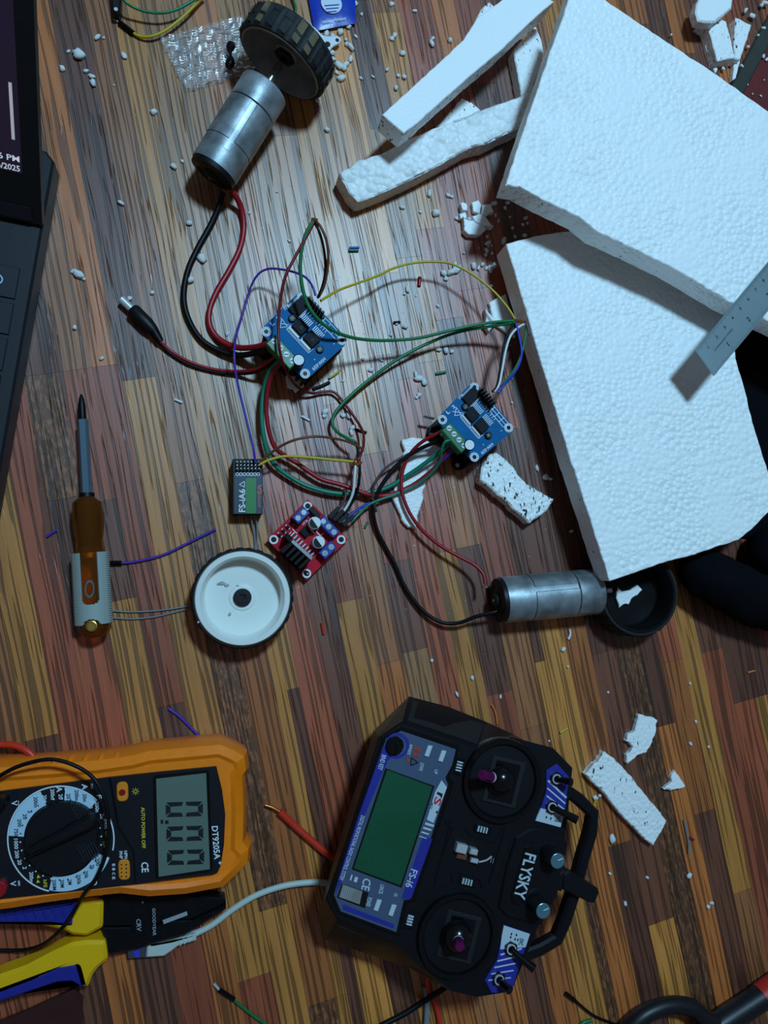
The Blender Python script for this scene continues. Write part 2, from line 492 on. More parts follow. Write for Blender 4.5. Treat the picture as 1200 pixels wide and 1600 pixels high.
# ================================================================== SETTING: floor of wood strips
fb = MB().add(*loft([[Vector(q) for q in ((-.5, -.65, -.03), (.85, -.65, -.03), (.85, .8, -.03), (-.5, .8, -.03))],
                     [Vector(q) for q in ((-.5, -.65, -.004), (.85, -.65, -.004), (.85, .8, -.004), (-.5, .8, -.004))]]))
floor = fb.build('floor', 'dark_card', None, label='floor laid with narrow brown wood strips in many tones', kind='structure')
TONE = {'Y': (200, 128, 56, 0), 'O': (186, 103, 47, 0), 'R': (164, 80, 48, 0), 'D': (116, 65, 44, 0), 'B': (166, 100, 56, 0), 'W': (124, 76, 46, .8), 'G': (172, 116, 70, 0)}
COLS = [(-300, 'RBDYO'), (-280, 'DYRBO'), (-260, 'BROYD'), (-240, 'YDBRO'), (-219, 'RODYB'), (-198, 'BRYDO'), (-178, 'R'), (-157, [(-600, 'Y'), (-40, 'B'), (160, 'R')]),
        (-135, [(-600, 'R'), (-110, 'Y'), (83, 'D')]), (-114.4, [(-600, 'D'), (-190, 'R'), (230, 'O')]), (-95.5, [(-600, 'B'), (-300, 'R'), (-215, 'D'), (-150, 'W'), (-66, 'D'), (25, 'R'), (150, 'D')]),
        (-73, [(-600, 'B'), (-150, 'R'), (-60, 'D'), (7, 'Y'), (190, 'R')]), (-52, [(-600, 'O'), (-150, 'R'), (82, 'D'), (200, 'O')]),
        (-35, [(-600, 'D'), (-138, 'Y'), (270, 'R')]), (-13, [(-600, 'B'), (-63, 'W'), (230, 'Y')]),
        (6, [(-600, 'Y'), (40, 'O'), (300, 'W')]), (25, [(-600, 'G'), (-70, 'Y'), (300, 'Y')]), (33.4, [(-600, 'G'), (-70, 'Y'), (91, 'D'), (330, 'R')]),
        (42, [(-600, 'G'), (-80, 'R'), (250, 'Y')]), (62, [(-600, 'B'), (-60, 'R'), (10, 'D'), (260, 'D')]),
        (78.5, [(-600, 'G'), (-120, 'R'), (40, 'Y')]), (98, [(-600, 'B'), (-300, 'G'), (-100, 'R'), (-10, 'B'), (89, 'O')]),
        (118, [(-600, 'Y'), (-60, 'R'), (20, 'D'), (85, 'G'), (150, 'B')]), (138, [(-600, 'G'), (-130, 'B'), (-30, 'R'), (250, 'O')]),
        (155.5, [(-600, 'Y'), (-190, 'B'), (-110, 'R'), (20, 'Y'), (240, 'D')]), (174, [(-600, 'R'), (-400, 'D'), (-300, 'G'), (-200, 'Y'), (-120, 'B'), (20, 'D'), (130, 'R'), (250, 'O')]),
        (194, [(-600, 'B'), (-390, 'Y'), (-220, 'R'), (-150, 'D'), (-60, 'R'), (60, 'B'), (160, 'B'), (270, 'Y')]), (216, [(-600, 'O'), (-400, 'R'), (-170, 'R'), (-60, 'D'), (115, 'Y'), (260, 'W')]),
        (224.3, [(-600, 'O'), (-400, 'R'), (-170, 'R'), (-60, 'D'), (75, 'Y'), (230, 'O')]), (243, [(-600, 'O'), (-330, 'R'), (-160, 'D'), (70, 'O'), (261, 'D')]),
        (262, [(-600, 'R'), (-330, 'D'), (120, 'D'), (326, 'Y')]), (284, [(-600, 'D'), (-250, 'R'), (0, 'W')]), (303, [(-600, 'O'), (-200, 'D'), (186, 'O')]),
        (319, [(-600, 'B'), (-100, 'R'), (140, 'O'), (258, 'D')]), (337, [(-600, 'Y'), (-150, 'D'), (60, 'Y'), (325, 'B')]), (354, [(-600, 'O'), (-340, 'D'), (80, 'D'), (140, 'R')]),
        (373, [(-600, 'O'), (-330, 'D'), (185, 'R')]), (392, [(-600, 'O'), (-350, 'O'), (-290, 'D'), (185, 'Y')]), (411, [(-600, 'O'), (-372, 'D'), (60, 'R'), (220, 'O')]), (430, [(-600, 'D'), (0, 'R'), (200, 'Y')]),
        (449, [(-600, 'O'), (-345, 'D'), (100, 'B')]), (468, [(-600, 'D'), (50, 'O'), (260, 'D')]), (487, [(-600, 'O'), (-300, 'D'), (120, 'R')]), (506, [(-600, 'R'), (-100, 'D'), (200, 'O')]),
        (525, 'DRB'), (544, 'ROD'), (563, 'D'), (582, '')]
me = bpy.data.meshes.new('plank')
me.from_pydata([(x, y, z) for z in (-1, 0) for x, y in ((0, 0), (1, 0), (1, 1), (0, 1))], [], [(3, 2, 1, 0), (4, 5, 6, 7), (0, 1, 5, 4), (1, 2, 6, 5), (2, 3, 7, 6), (3, 0, 4, 7)])
me.materials.append(M['wood'])
rng = random.Random(3)
trimA, trimB = P(1212, 0), P(1136, 142)                # inner edge of the threshold
_td = (trimB - trimA).normalized()
for ci in range(len(COLS) - 1):
    w0 = COLS[ci][0] / 1000; w1 = COLS[ci + 1][0] / 1000; spec = COLS[ci][1]
    if isinstance(spec, str):
        k = len(spec); s = -600 + rng.uniform(-60, 60); sp = []
        for ch in spec: sp.append((s if sp else -600, ch)); s += 1150 / k * rng.uniform(.8, 1.2)
        spec = sp
    for i, (s0, ch) in enumerate(spec):
        s1 = spec[i + 1][0] if i + 1 < len(spec) else 560
        if s1 <= s0: continue
        o = bpy.data.objects.new('plank', me); C.objects.link(o)
        a = V * (w0 + .00008) + U * (s1 / 1000 - .00008)
        o.location = Vector((a.x, a.y, 0)) - LOC[floor.name] + Vector((0, 0, 0)); o.location.z = -LOC[floor.name].z - rng.uniform(0, .00012)
        o.rotation_euler = (0, 0, STRIP_A); o.scale = (w1 - w0 - .00016, (s1 - s0) / 1000 - .00016, .004)
        c = TONE[ch]; k = rng.uniform(.88, 1.1); cc = srgb(*[min(255, x * k) for x in c[:3]])
        o.color = (cc[0], cc[1], cc[2], 1 - c[3]); o.parent = floor
# red floor beyond the metal threshold
def side(p, d): return p + d
nrm = Vector((-_td.y, _td.x, 0)); nrm = nrm if nrm.x > 0 else -nrm
a = trimA - _td * .12; b = trimB + _td * .30
tw = .013
MB().add(*prismw([q + Vector((0, 0, .0035)) for q in (a, b, b + nrm * tw, a + nrm * tw)], -.001, .0012)).build('trim_1', 'trim_metal', None, label='dark metal threshold strip edging the red floor', kind='structure')
MB().add(*prismw([q + Vector((0, 0, .002)) for q in (a + nrm * tw, b + nrm * tw, b + nrm * .3, a + nrm * .3)], -.001)).build('floor', 'red_floor', None, label='dull red floor beyond the threshold in the corner', kind='structure')

# ================================================================== FOAM BOARDS
c0 = P(1000, 600, .04)
h2 = lambda x, y: .040 - .045 * (y - P(900, 640, .04).y)             # lower board rises towards the wheel it lies on
b2 = [(791, 381), (835, 369), (880, 362), (960, 350), (1130, 330), (1150, 560), (1163, 604), (1176, 659), (1189, 700), (1203, 745), (1212, 790), (1180, 822), (1155, 843), (1118, 855), (1081, 868), (1030, 881), (990, 896), (953, 908), (925, 820), (886, 700), (862, 620), (840, 548), (815, 462)]
foam_piece('foam_board', b2, 0, 0, 'large white foam board lying under the ruler tip and the other board', 'foam', .004, .0005, 2, .0006, hf=h2, thick=.020)
zf = P(1000, 300, .066)
h1 = lambda x, y: .0705 + .008 * (y - P(800, 290, .066).y) - .006 * (x - P(800, 290, .066).x)
b1 = [(888, 0), (845, 124), (815, 212), (790, 289), (812, 292), (850, 313), (907, 340), (933, 362), (980, 384), (1030, 408), (1072, 430), (1134, 468), (1230, 516), (1330, 570), (1330, 258), (1200, 173), (1120, 116), (1035, 60), (947, 0), (899, -32)]
foam_piece('foam_board', b1, 0, 0, 'topmost large white foam board, its corner pointing at the foam strips', 'foam', .004, .0005, 5, .0006, hf=h1, thick=.019)

# strips and torn pieces of foam
hs1 = lambda x, y: .046 - .05 * (y - P(610, 190, .046).y)
foam_piece('foam_strip', [(597, 179), (640, 140), (690, 94), (725, 61), (745, 28), (790, -4), (850, -6), (866, 2), (838, 26), (800, 62), (775, 85), (735, 118), (690, 158), (655, 190), (631, 208)], 0, 0,
           'smooth white foam strip lying across the beaded strip', 'foam_smooth', .004, .0004, 8, .0006, hf=hs1, thick=.019)
foam_piece('foam_strip', [(530, 270), (562, 250), (600, 238), (640, 216), (677, 200), (720, 186), (760, 168), (800, 155), (830, 143), (850, 150), (820, 196), (790, 210), (760, 224), (733, 231), (690, 256), (633, 285), (590, 304), (560, 315), (545, 300)], .0175, .001,
           'rough beaded white foam strip with its end near the red wire loop', 'foam_bead', .003, .0006, 9, .0012)
foam_piece('foam_scrap', [(802, 77), (818, 62), (837, 40), (846, 60), (850, 80), (842, 110), (830, 145), (815, 150), (808, 110)], .012, .0005, 'flecked flat foam scrap between the smooth strip and the top board', 'foam_cut', .002, .0006, 3, .0008)
foam_piece('foam_scrap', [(676, 205), (700, 178), (722, 153), (737, 160), (752, 172), (730, 184), (712, 188), (700, 197), (690, 203)], .008, .0005, 'torn white foam flap wedged in the fork of the two strips', 'foam_cut', .002, .0008, 4, .0008)
foam_piece('foam_scrap', [(744, 30), (752, 14), (764, 2), (772, 8), (775, 16), (765, 28), (752, 42), (742, 48)], .016, .001, 'small torn foam scrap behind the smooth strip', 'foam_cut_heavy', .002, .0008, 6, .0008)
foam_piece('foam_scrap', [(765, 710), (753, 730), (751, 750), (772, 768), (790, 782), (805, 798), (828, 817), (842, 808), (856, 798), (866, 780), (842, 767), (817, 750), (803, 730), (790, 716), (776, 707)], .012, .0005, 'black-flecked thick foam chunk below the board beside the big foam', 'foam_cut_heavy', .0018, .0008, 11, .0012)
foam_piece('foam_scrap', [(628, 687), (648, 683), (672, 690), (690, 700), (682, 725), (668, 745), (662, 765), (660, 788), (652, 806), (651, 827), (638, 824), (628, 812), (622, 795), (613, 778), (616, 765), (624, 748), (628, 722), (632, 704)], .0045, .0004, 'thin torn foam flake under the bundle of wires', 'foam_crumb', .0018, .001, 12, .0008)
foam_piece('foam_scrap', [(944, 1174), (938, 1186), (915, 1210), (926, 1222), (940, 1235), (975, 1278), (1000, 1304), (1021, 1322), (1033, 1302), (1042, 1282), (1010, 1243), (978, 1204), (958, 1184)], .007, .0004, 'oblong white foam slab alone on the bare floor, right of the controller', 'foam_cut', .0018, .0008, 13, .0008)
foam_piece('foam_scrap', [(998, 1117), (1014, 1119), (1028, 1126), (1024, 1150), (1012, 1176), (998, 1180), (981, 1193), (979, 1180), (990, 1168), (978, 1158), (982, 1148), (992, 1145)], .005, .0004, 'jagged curled foam scrap above the oblong slab', 'foam_cut', .0014, .0012, 14, .0008)
foam_piece('foam_scrap', [(1055, 1204), (1062, 1214), (1071, 1229), (1062, 1233), (1048, 1234), (1037, 1233), (1050, 1222), (1050, 1212)], .004, .0004, 'small hooked foam shred right of the oblong slab', 'foam_crumb', .0014, .0008, 15, .0006)
foam_piece('foam_scrap', [(1092, -4), (1087, 18), (1091, 32), (1101, 34), (1118, 34), (1132, 21), (1144, 13), (1146, -4)], .020, .012, 'broken foam lump at the top edge near the red floor', 'foam_crumb', .0016, .0008, 16, .0012)
foam_piece('foam_scrap', [(1095, 35), (1107, 43), (1121, 95), (1149, 90), (1135, 33), (1121, 28)], .0115, .0005, 'flecked foam block under the broken lump near the red floor', 'foam_cut', .002, .0005, 17, .0006)
foam_piece('foam_scrap', [(1150, 27), (1175, 38), (1162, 79), (1157, 93), (1149, 91), (1147, 74)], .010, .0005, 'foam sliver leaning along the metal threshold', 'foam_cut', .002, .0006, 18, .0008)
foam_piece('foam_scrap', [(1102, 71), (1107, 71), (1122, 108), (1118, 114), (1110, 95)], .004, .0004, 'thin foam shaving left of the flecked block', 'foam_crumb', .0014, .0005, 19, .0005)
foam_piece('foam_scrap', [(1148, 96), (1157, 94), (1150, 122), (1145, 125)], .005, .0004, 'narrow foam splinter below the sliver by the threshold', 'foam_crumb', .0014, .0005, 20, .0005)
foam_piece('foam_scrap', [(759, 482), (772, 497), (780, 503), (770, 510), (765, 518), (757, 508), (760, 497)], .006, .0004, 'pointed foam shard under the green wires beside the lower board', 'foam_crumb', .0014, .0006, 21, .0006)
foam_piece('foam_scrap', [(764, 473), (790, 459), (801, 492), (806, 527), (777, 510), (770, 492)], .0035, .0003, 'flat grey foam flake half under the lower board', 'foam_crumb', .0016, .0006, 22, .0006)
for i, (pts, h, lab) in enumerate([
    ([(724, 338), (735, 345), (750, 348), (760, 358), (752, 366), (735, 367), (726, 358)], .0065, 'brightest foam lump in the heap left of the top board'),
    ([(738, 338), (748, 334), (758, 338), (767, 352), (756, 353), (744, 346)], .0075, 'slanted foam chip in the middle of the heap'),
    ([(753, 320), (768, 317), (772, 333), (760, 338), (752, 334)], .005, 'square foam chip at the right of the heap'),
    ([(738, 316), (747, 312), (752, 320), (750, 334), (740, 330)], .004, 'grey foam chip at the top of the heap'),
    ([(721, 317), (729, 318), (731, 328), (722, 329)], .006, 'small foam chip at the upper left of the heap'),
    ([(717, 334), (727, 332), (729, 340), (719, 342)], .005, 'small round foam chip at the left of the heap')]):
    foam_piece('foam_chip', pts, h, .0004, lab, 'foam_crumb', .0011, .0011, 30 + i, .0004, group='heap of foam chips')
foam_piece('foam_scrap', [(447, 585), (462, 587), (476, 592), (474, 604), (462, 612), (449, 603)], .005, .0004, 'pale foam flake poking out under the board with the thick motor wires', 'foam_crumb', .0016, .0006, 23, .0006)

# crumbs: a few shapes shared by many
crumb_me = []
for k in range(6):
    bm = bmesh.new(); bmesh.ops.create_icosphere(bm, subdivisions=2, radius=1)
    for v in bm.verts:
        q = v.co.copy(); s = 1 + .45 * noise.noise(q * 1.3 + Vector((k * 9.1, 0, 0))) + .2 * noise.noise(q * 3.1 + Vector((0, k * 5., 0)))
        v.co = Vector((q.x * s * (1 + .25 * (k % 3)), q.y * s, max(-.62, q.z * s * .75)))
    for f in bm.faces: f.smooth = True
    m_ = bpy.data.meshes.new('foam_crumb'); bm.to_mesh(m_); bm.free(); m_.materials.append(M['foam_crumb']); crumb_me.append(m_)
CR = [('white foam crumb on the floor between the laptop and the upper motor', 'crumbs left of the upper motor',
       [(122, 84, 8), (107, 80, 3), (145, 129, 7), (143, 119, 4), (134, 111, 4), (97, 107, 5), (152, 58, 4), (162, 59, 3), (194, 87, 4), (178, 133, 2), (240, 175, 5), (271, 259, 6), (285, 252, 3), (189, 317, 5), (295, 348, 6), (331, 350, 4)]),
      ('white foam crumb near the black barrel plug', 'crumbs near the barrel plug',
       [(122, 428, 7), (115, 424, 4), (130, 435, 4), (117, 512, 5), (159, 560, 4), (238, 457, 4), (315, 403, 7), (298, 437, 7), (355, 521, 3), (203, 466, 4)]),
      ('white foam crumb in the scatter beside the chrome bracket', 'crumbs beside the chrome bracket',
       [(545, 41, 5), (532, 49, 6), (510, 53, 5), (520, 56, 4), (541, 62, 4), (548, 73, 6), (542, 69, 4), (556, 57, 3), (518, 82, 5), (520, 92, 5), (548, 92, 4), (530, 102, 6), (538, 106, 6), (541, 100, 5), (526, 113, 4), (533, 122, 6), (527, 97, 3), (496, 157, 4), (511, 203, 6), (564, 122, 3), (555, 5, 5), (565, 22, 3), (433, 300, 2)]),
      ('white foam crumb on the floor above the smooth foam strip', 'crumbs above the smooth strip',
       [(617, 55, 5), (612, 60, 4), (629, 83, 5), (676, 60, 4), (675, 68, 5), (703, 63, 5), (605, 109, 4), (622, 118, 4), (632, 120, 5), (619, 137, 5), (648, 17, 3), (612, 6, 4), (583, 120, 3)]),
      ('white foam crumb around the heap left of the top board', 'crumbs around the heap',
       [(681, 333, 7), (671, 302, 5), (700, 305, 4), (706, 307, 3), (628, 324, 4), (657, 331, 3), (733, 343, 5), (715, 341, 4), (745, 362, 5), (761, 370, 3), (760, 352, 5), (766, 356, 4), (762, 380, 4), (763, 385, 3), (760, 391, 4), (768, 384, 3), (759, 398, 3), (769, 396, 3), (725, 395, 3), (779, 345, 3), (789, 325, 4), (793, 317, 5), (772, 318, 4), (774, 336, 3), (821, 341, 4), (817, 351, 3), (824, 349, 3), (801, 356, 3), (797, 339, 2), (820, 368, 4), (805, 370, 3), (787, 377, 5), (740, 415, 6), (748, 419, 4), (754, 413, 5), (766, 420, 6), (772, 415, 5), (760, 419, 3)]),
      ('white foam crumb in the middle of the floor among the coloured wires', 'crumbs among the wires',
       [(693, 427, 6), (704, 426, 7), (713, 421, 6), (711, 415, 5), (697, 435, 4), (637, 452, 4), (632, 459, 3), (684, 478, 4), (650, 462, 2), (634, 510, 5), (620, 506, 3), (611, 523, 3), (697, 547, 6), (685, 546, 4), (706, 549, 4), (596, 563, 3), (580, 578, 4), (655, 591, 7), (663, 597, 6), (650, 586, 5), (655, 617, 5), (651, 621, 3), (567, 561, 3), (536, 595, 3), (508, 643, 5), (507, 650, 4), (536, 649, 5), (545, 648, 5), (551, 668, 5), (549, 676, 4), (839, 731, 4), (853, 745, 6), (860, 748, 4), (800, 629, 3), (476, 378, 2), (452, 376, 3), (768, 447, 3), (390, 332, 3)]),
      ('white foam crumb on the bare floor below the lower foam board', 'crumbs on the lower floor',
       [(893, 830, 3), (880, 1015, 4), (887, 1042, 3), (675, 1032, 3), (714, 1085, 4), (738, 1059, 3), (782, 1089, 3), (957, 1311, 6), (953, 1365, 3), (1011, 1371, 3), (977, 1412, 3), (1077, 1368, 4), (1107, 1417, 4), (1112, 1411, 4), (1079, 1162, 3), (1107, 1167, 3), (1087, 1128, 4), (1078, 1068, 3), (930, 1247, 5), (937, 1243, 4), (858, 1158, 2), (950, 1082, 2), (314, 966, 3), (310, 972, 2)]),
      ('white foam crumb on or beside the threshold and red floor', 'crumbs by the red floor',
       [(1193, 44, 4), (1185, 55, 3), (1196, 5, 6), (1190, 8, 5), (1193, 88, 4), (1198, 93, 3), (1169, 73, 3), (1159, 103, 3), (1130, 107, 4), (1185, 66, 2), (1176, 25, 5), (1165, 16, 5), (1085, 38, 3), (1049, 54, 2), (1168, 132, 2), (1176, 147, 2), (1189, 150, 2), (1194, 125, 2)])]
LMK = [('laptop corner', 88, 235), ('clear plastic bag', 300, 90), ('yellow jumper pin', 198, 43), ('upper motor end cap', 325, 290), ('barrel plug', 220, 495), ('black motor wire bend', 287, 465), ('screwdriver tip', 127, 616),
       ('metal bracket', 520, 68), ('blue foil packet', 530, 20), ('smooth strip end', 597, 185), ('beaded strip end', 530, 280), ('beaded strip side', 690, 270), ('smooth strip far side', 690, 80), ('heap of foam chips', 742, 342), ('top board corner', 790, 295), ('lower board corner', 782, 390),
       ('pointed foam shard', 765, 500), ('short red offcut', 656, 440), ('yellow wire crest', 690, 409), ('right-hand blue board', 743, 660), ('upper blue board', 475, 525), ('knot by the receiver', 558, 700), ('long green wire middle', 640, 550), ('green offcut', 689, 582), ('black-flecked chunk', 815, 760),
       ('lower motor', 850, 930), ('oblong foam slab', 980, 1250), ('controller handle', 930, 1320), ('bent grey offcut', 1073, 1305), ('jagged curled scrap', 1003, 1150), ('metal threshold', 1170, 80), ('broken foam lump', 1117, 15), ('white wheel rim', 325, 955), ('controller top corner', 640, 1090), ('wire loop top', 490, 345), ('red floor', 1195, 100), ('flecked foam block', 1125, 75), ('top foam board far edge', 1040, 55), ('orange wire offcut', 772, 1115), ('white curled offcut', 890, 991)]
ORD = ['nearest', 'second nearest', 'third nearest', 'fourth nearest', 'fifth nearest', 'sixth nearest', 'seventh nearest', 'eighth nearest', 'ninth nearest', 'tenth nearest', 'eleventh nearest', 'twelfth nearest', 'thirteenth nearest', 'fourteenth nearest', 'fifteenth nearest', 'sixteenth nearest', 'seventeenth nearest', 'eighteenth nearest']
_by = {}
for lab, grp, lst in CR:
    for (x, y, r) in lst:
        nm_, lx, ly = min(LMK, key=lambda q: (q[1] - x) ** 2 + (q[2] - y) ** 2)
        dx_, dy_ = x - lx, y - ly
        di = ('right of' if dx_ > 0 else 'left of') if abs(dx_) > abs(dy_) else ('below' if dy_ > 0 else 'above')
        _by.setdefault((nm_, di), []).append((dx_ * dx_ + dy_ * dy_, x, y))
CLAB = {}
for (nm_, di), lst in _by.items():
    for k_, (_, x, y) in enumerate(sorted(lst)):
        CLAB[x, y] = 'white foam crumb %s the %s%s' % (di, nm_, '' if len(lst) == 1 else ', the %s of %d' % (ORD[min(k_, 17)], len(lst)))
rng = random.Random(11)
for lab, grp, lst in CR:
    for (x, y, r) in lst:
        o = bpy.data.objects.new('foam_crumb', crumb_me[rng.randrange(6)]); C.objects.link(o)
        rr = r * .00040 * rng.uniform(.9, 1.1); base = .0023 if 'red floor' in lab else 0.
        if (x, y) in ((314, 966), (310, 972)): base = .0255
        o.location = P(x, y, base + rr * .6); o.location.z = base + rr * .61
        o.scale = (rr * rng.uniform(.75, 1.25), rr * rng.uniform(.7, 1.1), rr)
        o.rotation_euler = (0, 0, rng.uniform(0, 6.28))
        tag(o, CLAB[x, y], 'crumb', grp)
# finest foam dust, nobody could count it
mb = MB()
for _ in range(420):
    x = rng.gauss(640, 150); y = rng.gauss(540, 190)
    if not (330 < x < 860 and 60 < y < 1050): continue
    p = P(x, y, .0002); s = rng.uniform(.0001, .0003)
    a = rng.uniform(0, 3.1); dx = Vector((math.cos(a), math.sin(a), 0)) * s * rng.uniform(1, 2.5); dy = Vector((-math.sin(a), math.cos(a), 0)) * s
    mb.add([p - dx - dy, p + dx - dy, p + dx + dy, p - dx + dy, p + Vector((0, 0, s * 1.6))], [[0, 1, 4], [1, 2, 4], [2, 3, 4], [3, 0, 4], [3, 2, 1, 0]])
mb.build('foam_dust', 'foam_crumb', None, label='fine white foam dust sprinkled over the floor around the circuit boards', cat='dust', kind='stuff')

# steel ruler resting on the top board
hr = lambda x, y: .0722 + .05 * ((x - P(1115, 585, .07).x) * .0)
r0 = [(1087, 546), (1116, 587), (1330, 330), (1301, 288)]
rw = px(r0, .0722)
ruler = thing('steel_ruler', 'short steel ruler overhanging the lower foam board', 'ruler', (rw[0].x, rw[0].y, .0712))
MB().add(*prismw(rw, .0712, .0001)).build('blade', 'steel_ruler', ruler)
mk = MB(); ax = (rw[3] - rw[0]); ay = (rw[1] - rw[0]); L_ = ax.length; ax = ax.normalized(); ay_ = ay.normalized(); W_ = ay.length; up = Vector((0, 0, .00008))
def rbox(u0, u1, v0, v1): 
    q = [rw[0] + ax * u0 + ay_ * v0 + up, rw[0] + ax * u1 + ay_ * v0 + up, rw[0] + ax * u1 + ay_ * v1 + up, rw[0] + ax * u0 + ay_ * v1 + up]
    mk.add(q, [[0, 1, 2, 3]] if area2(q) > 0 else [[3, 2, 1, 0]])
for i in range(1, 130):
    u = i * .001
    if u > L_ - .002: break
    rbox(u, u + .00013, .0002, .0042 if i % 10 == 0 else (.0032 if i % 5 == 0 else .0020))
for i in range(1, 80):
    u = i * .0254 / 16
    if u > L_ - .002: break
    rbox(u, u + .00013, W_ - (.0042 if i % 16 == 0 else (.0032 if i % 8 == 0 else .0018)), W_ - .0002)
def rtext(s, u, v, hgt, wid):
    v_, f_ = glyphs(s); a = rw[0] + ax * u + ay_ * v + up          # letters stand across the blade, tops towards the far end
    mk.add([a + ax * (q.x * wid) - ay_ * (q.y * hgt) for q in v_], f_)
for i in range(1, 11): rtext(str(i), i * .01 - .0009, .0072, .0022, .0005 if i == 1 else (.0018 if i < 10 else .003))
for i in range(1, 5): rtext(str(i), i * .0254 - .0015, W_ - .0052, .0034, .0007 if i == 1 else .0024)
rtext('STAINLESS STEEL', .012, .0118, .0011, .023)
mk.build('markings', 'lcd_ink', ruler, kind='stuff')

# ================================================================== WHEELS AND MOTORS
def tire_rad(teeth, depth, only=None):
    def f(i, n, t):
        ph = (i / n * teeth) % 1
        return 1 - (depth if ph < .32 else 0) * (1 if only is None or only(t) else 0)
    return f
def ring_faces(v, f, n, k):
    "join the last ring back to the first (closed section)"
    for i in range(n):
        j = (i + 1) % n; f.append([(k - 1) * n + i, (k - 1) * n + j, j, i])
    return v, f
def tire(p, d, R, Wd, ri, teeth=26, n=208, dep=.035):
    prof = [(0, ri), (0, R * .955), (Wd * .10, R), (Wd * .90, R), (Wd, R * .955), (Wd, ri)]
    d = d.normalized()
    v, f = lathe(p, d, prof, n, False, tire_rad(teeth, dep, lambda t: Wd * .05 < t < Wd * .95))
    return ring_faces(v, f, n, len(prof))

# white wheel lying flat, hub side up
R, Wd = .0332, .0265
c = P(380, 934, Wd); c = Vector((c.x, c.y, .0012)); zz = Vector((0, 0, 1)); dz = Vector((-.01, -.012, 1)).normalized()
wh = thing('white_wheel', 'white plastic wheel with black tyre lying flat beside the red circuit board', 'wheel', c)
MB().add(*tire(c, dz, R, Wd - .001, .0300, 30, 240, .015)).build('tyre', 'rubber', wh, smooth=35)
rim = MB().add(*lathe(c, dz, [(.001, .0306), (Wd - .0002, .0306), (Wd + .0008, .0300), (Wd + .0008, .0272), (Wd - .0002, .0265), (.0150, .0253), (.0138, .0245), (.0138, .0090), (.0148, .0082), (.0152, .0060), (.0152, .0001)], 96, True)).build('rim', 'white_plastic', wh, smooth=30)
hub = MB(); v, f = lathe(c, dz, [(.0148, .0024), (.0168, .0024), (.0168, .0056), (.0166, .0060), (.0148, .0060)], 40, False); ring_faces(v, f, 40, 5); hub.add(v, f)
hub.add(*lathe(c, dz, [(.0148, .0025), (.0156, .0025)], 24))
MB().add(hub.v, hub.f).build('hub_bush', 'rubber', rim, smooth=30)
sm = MB()
for (x, y, w_, hh) in ((347, 911, 5, 2.5), (354, 914, 4, 2), (341, 912, 2, 1.5), (359, 959, 2.2, 2.4), (371, 915, 2.4, 1.2)):
    q = [P(x + w_ * math.cos(a) * (1 + .3 * math.sin(3 * a + x)), y + hh * math.sin(a), .0163) for a in [k * .5 for k in range(12)]]
    sm.add(q, [list(range(12))[::-1]])
sm.build('scuff_marks', 'smudge', rim)

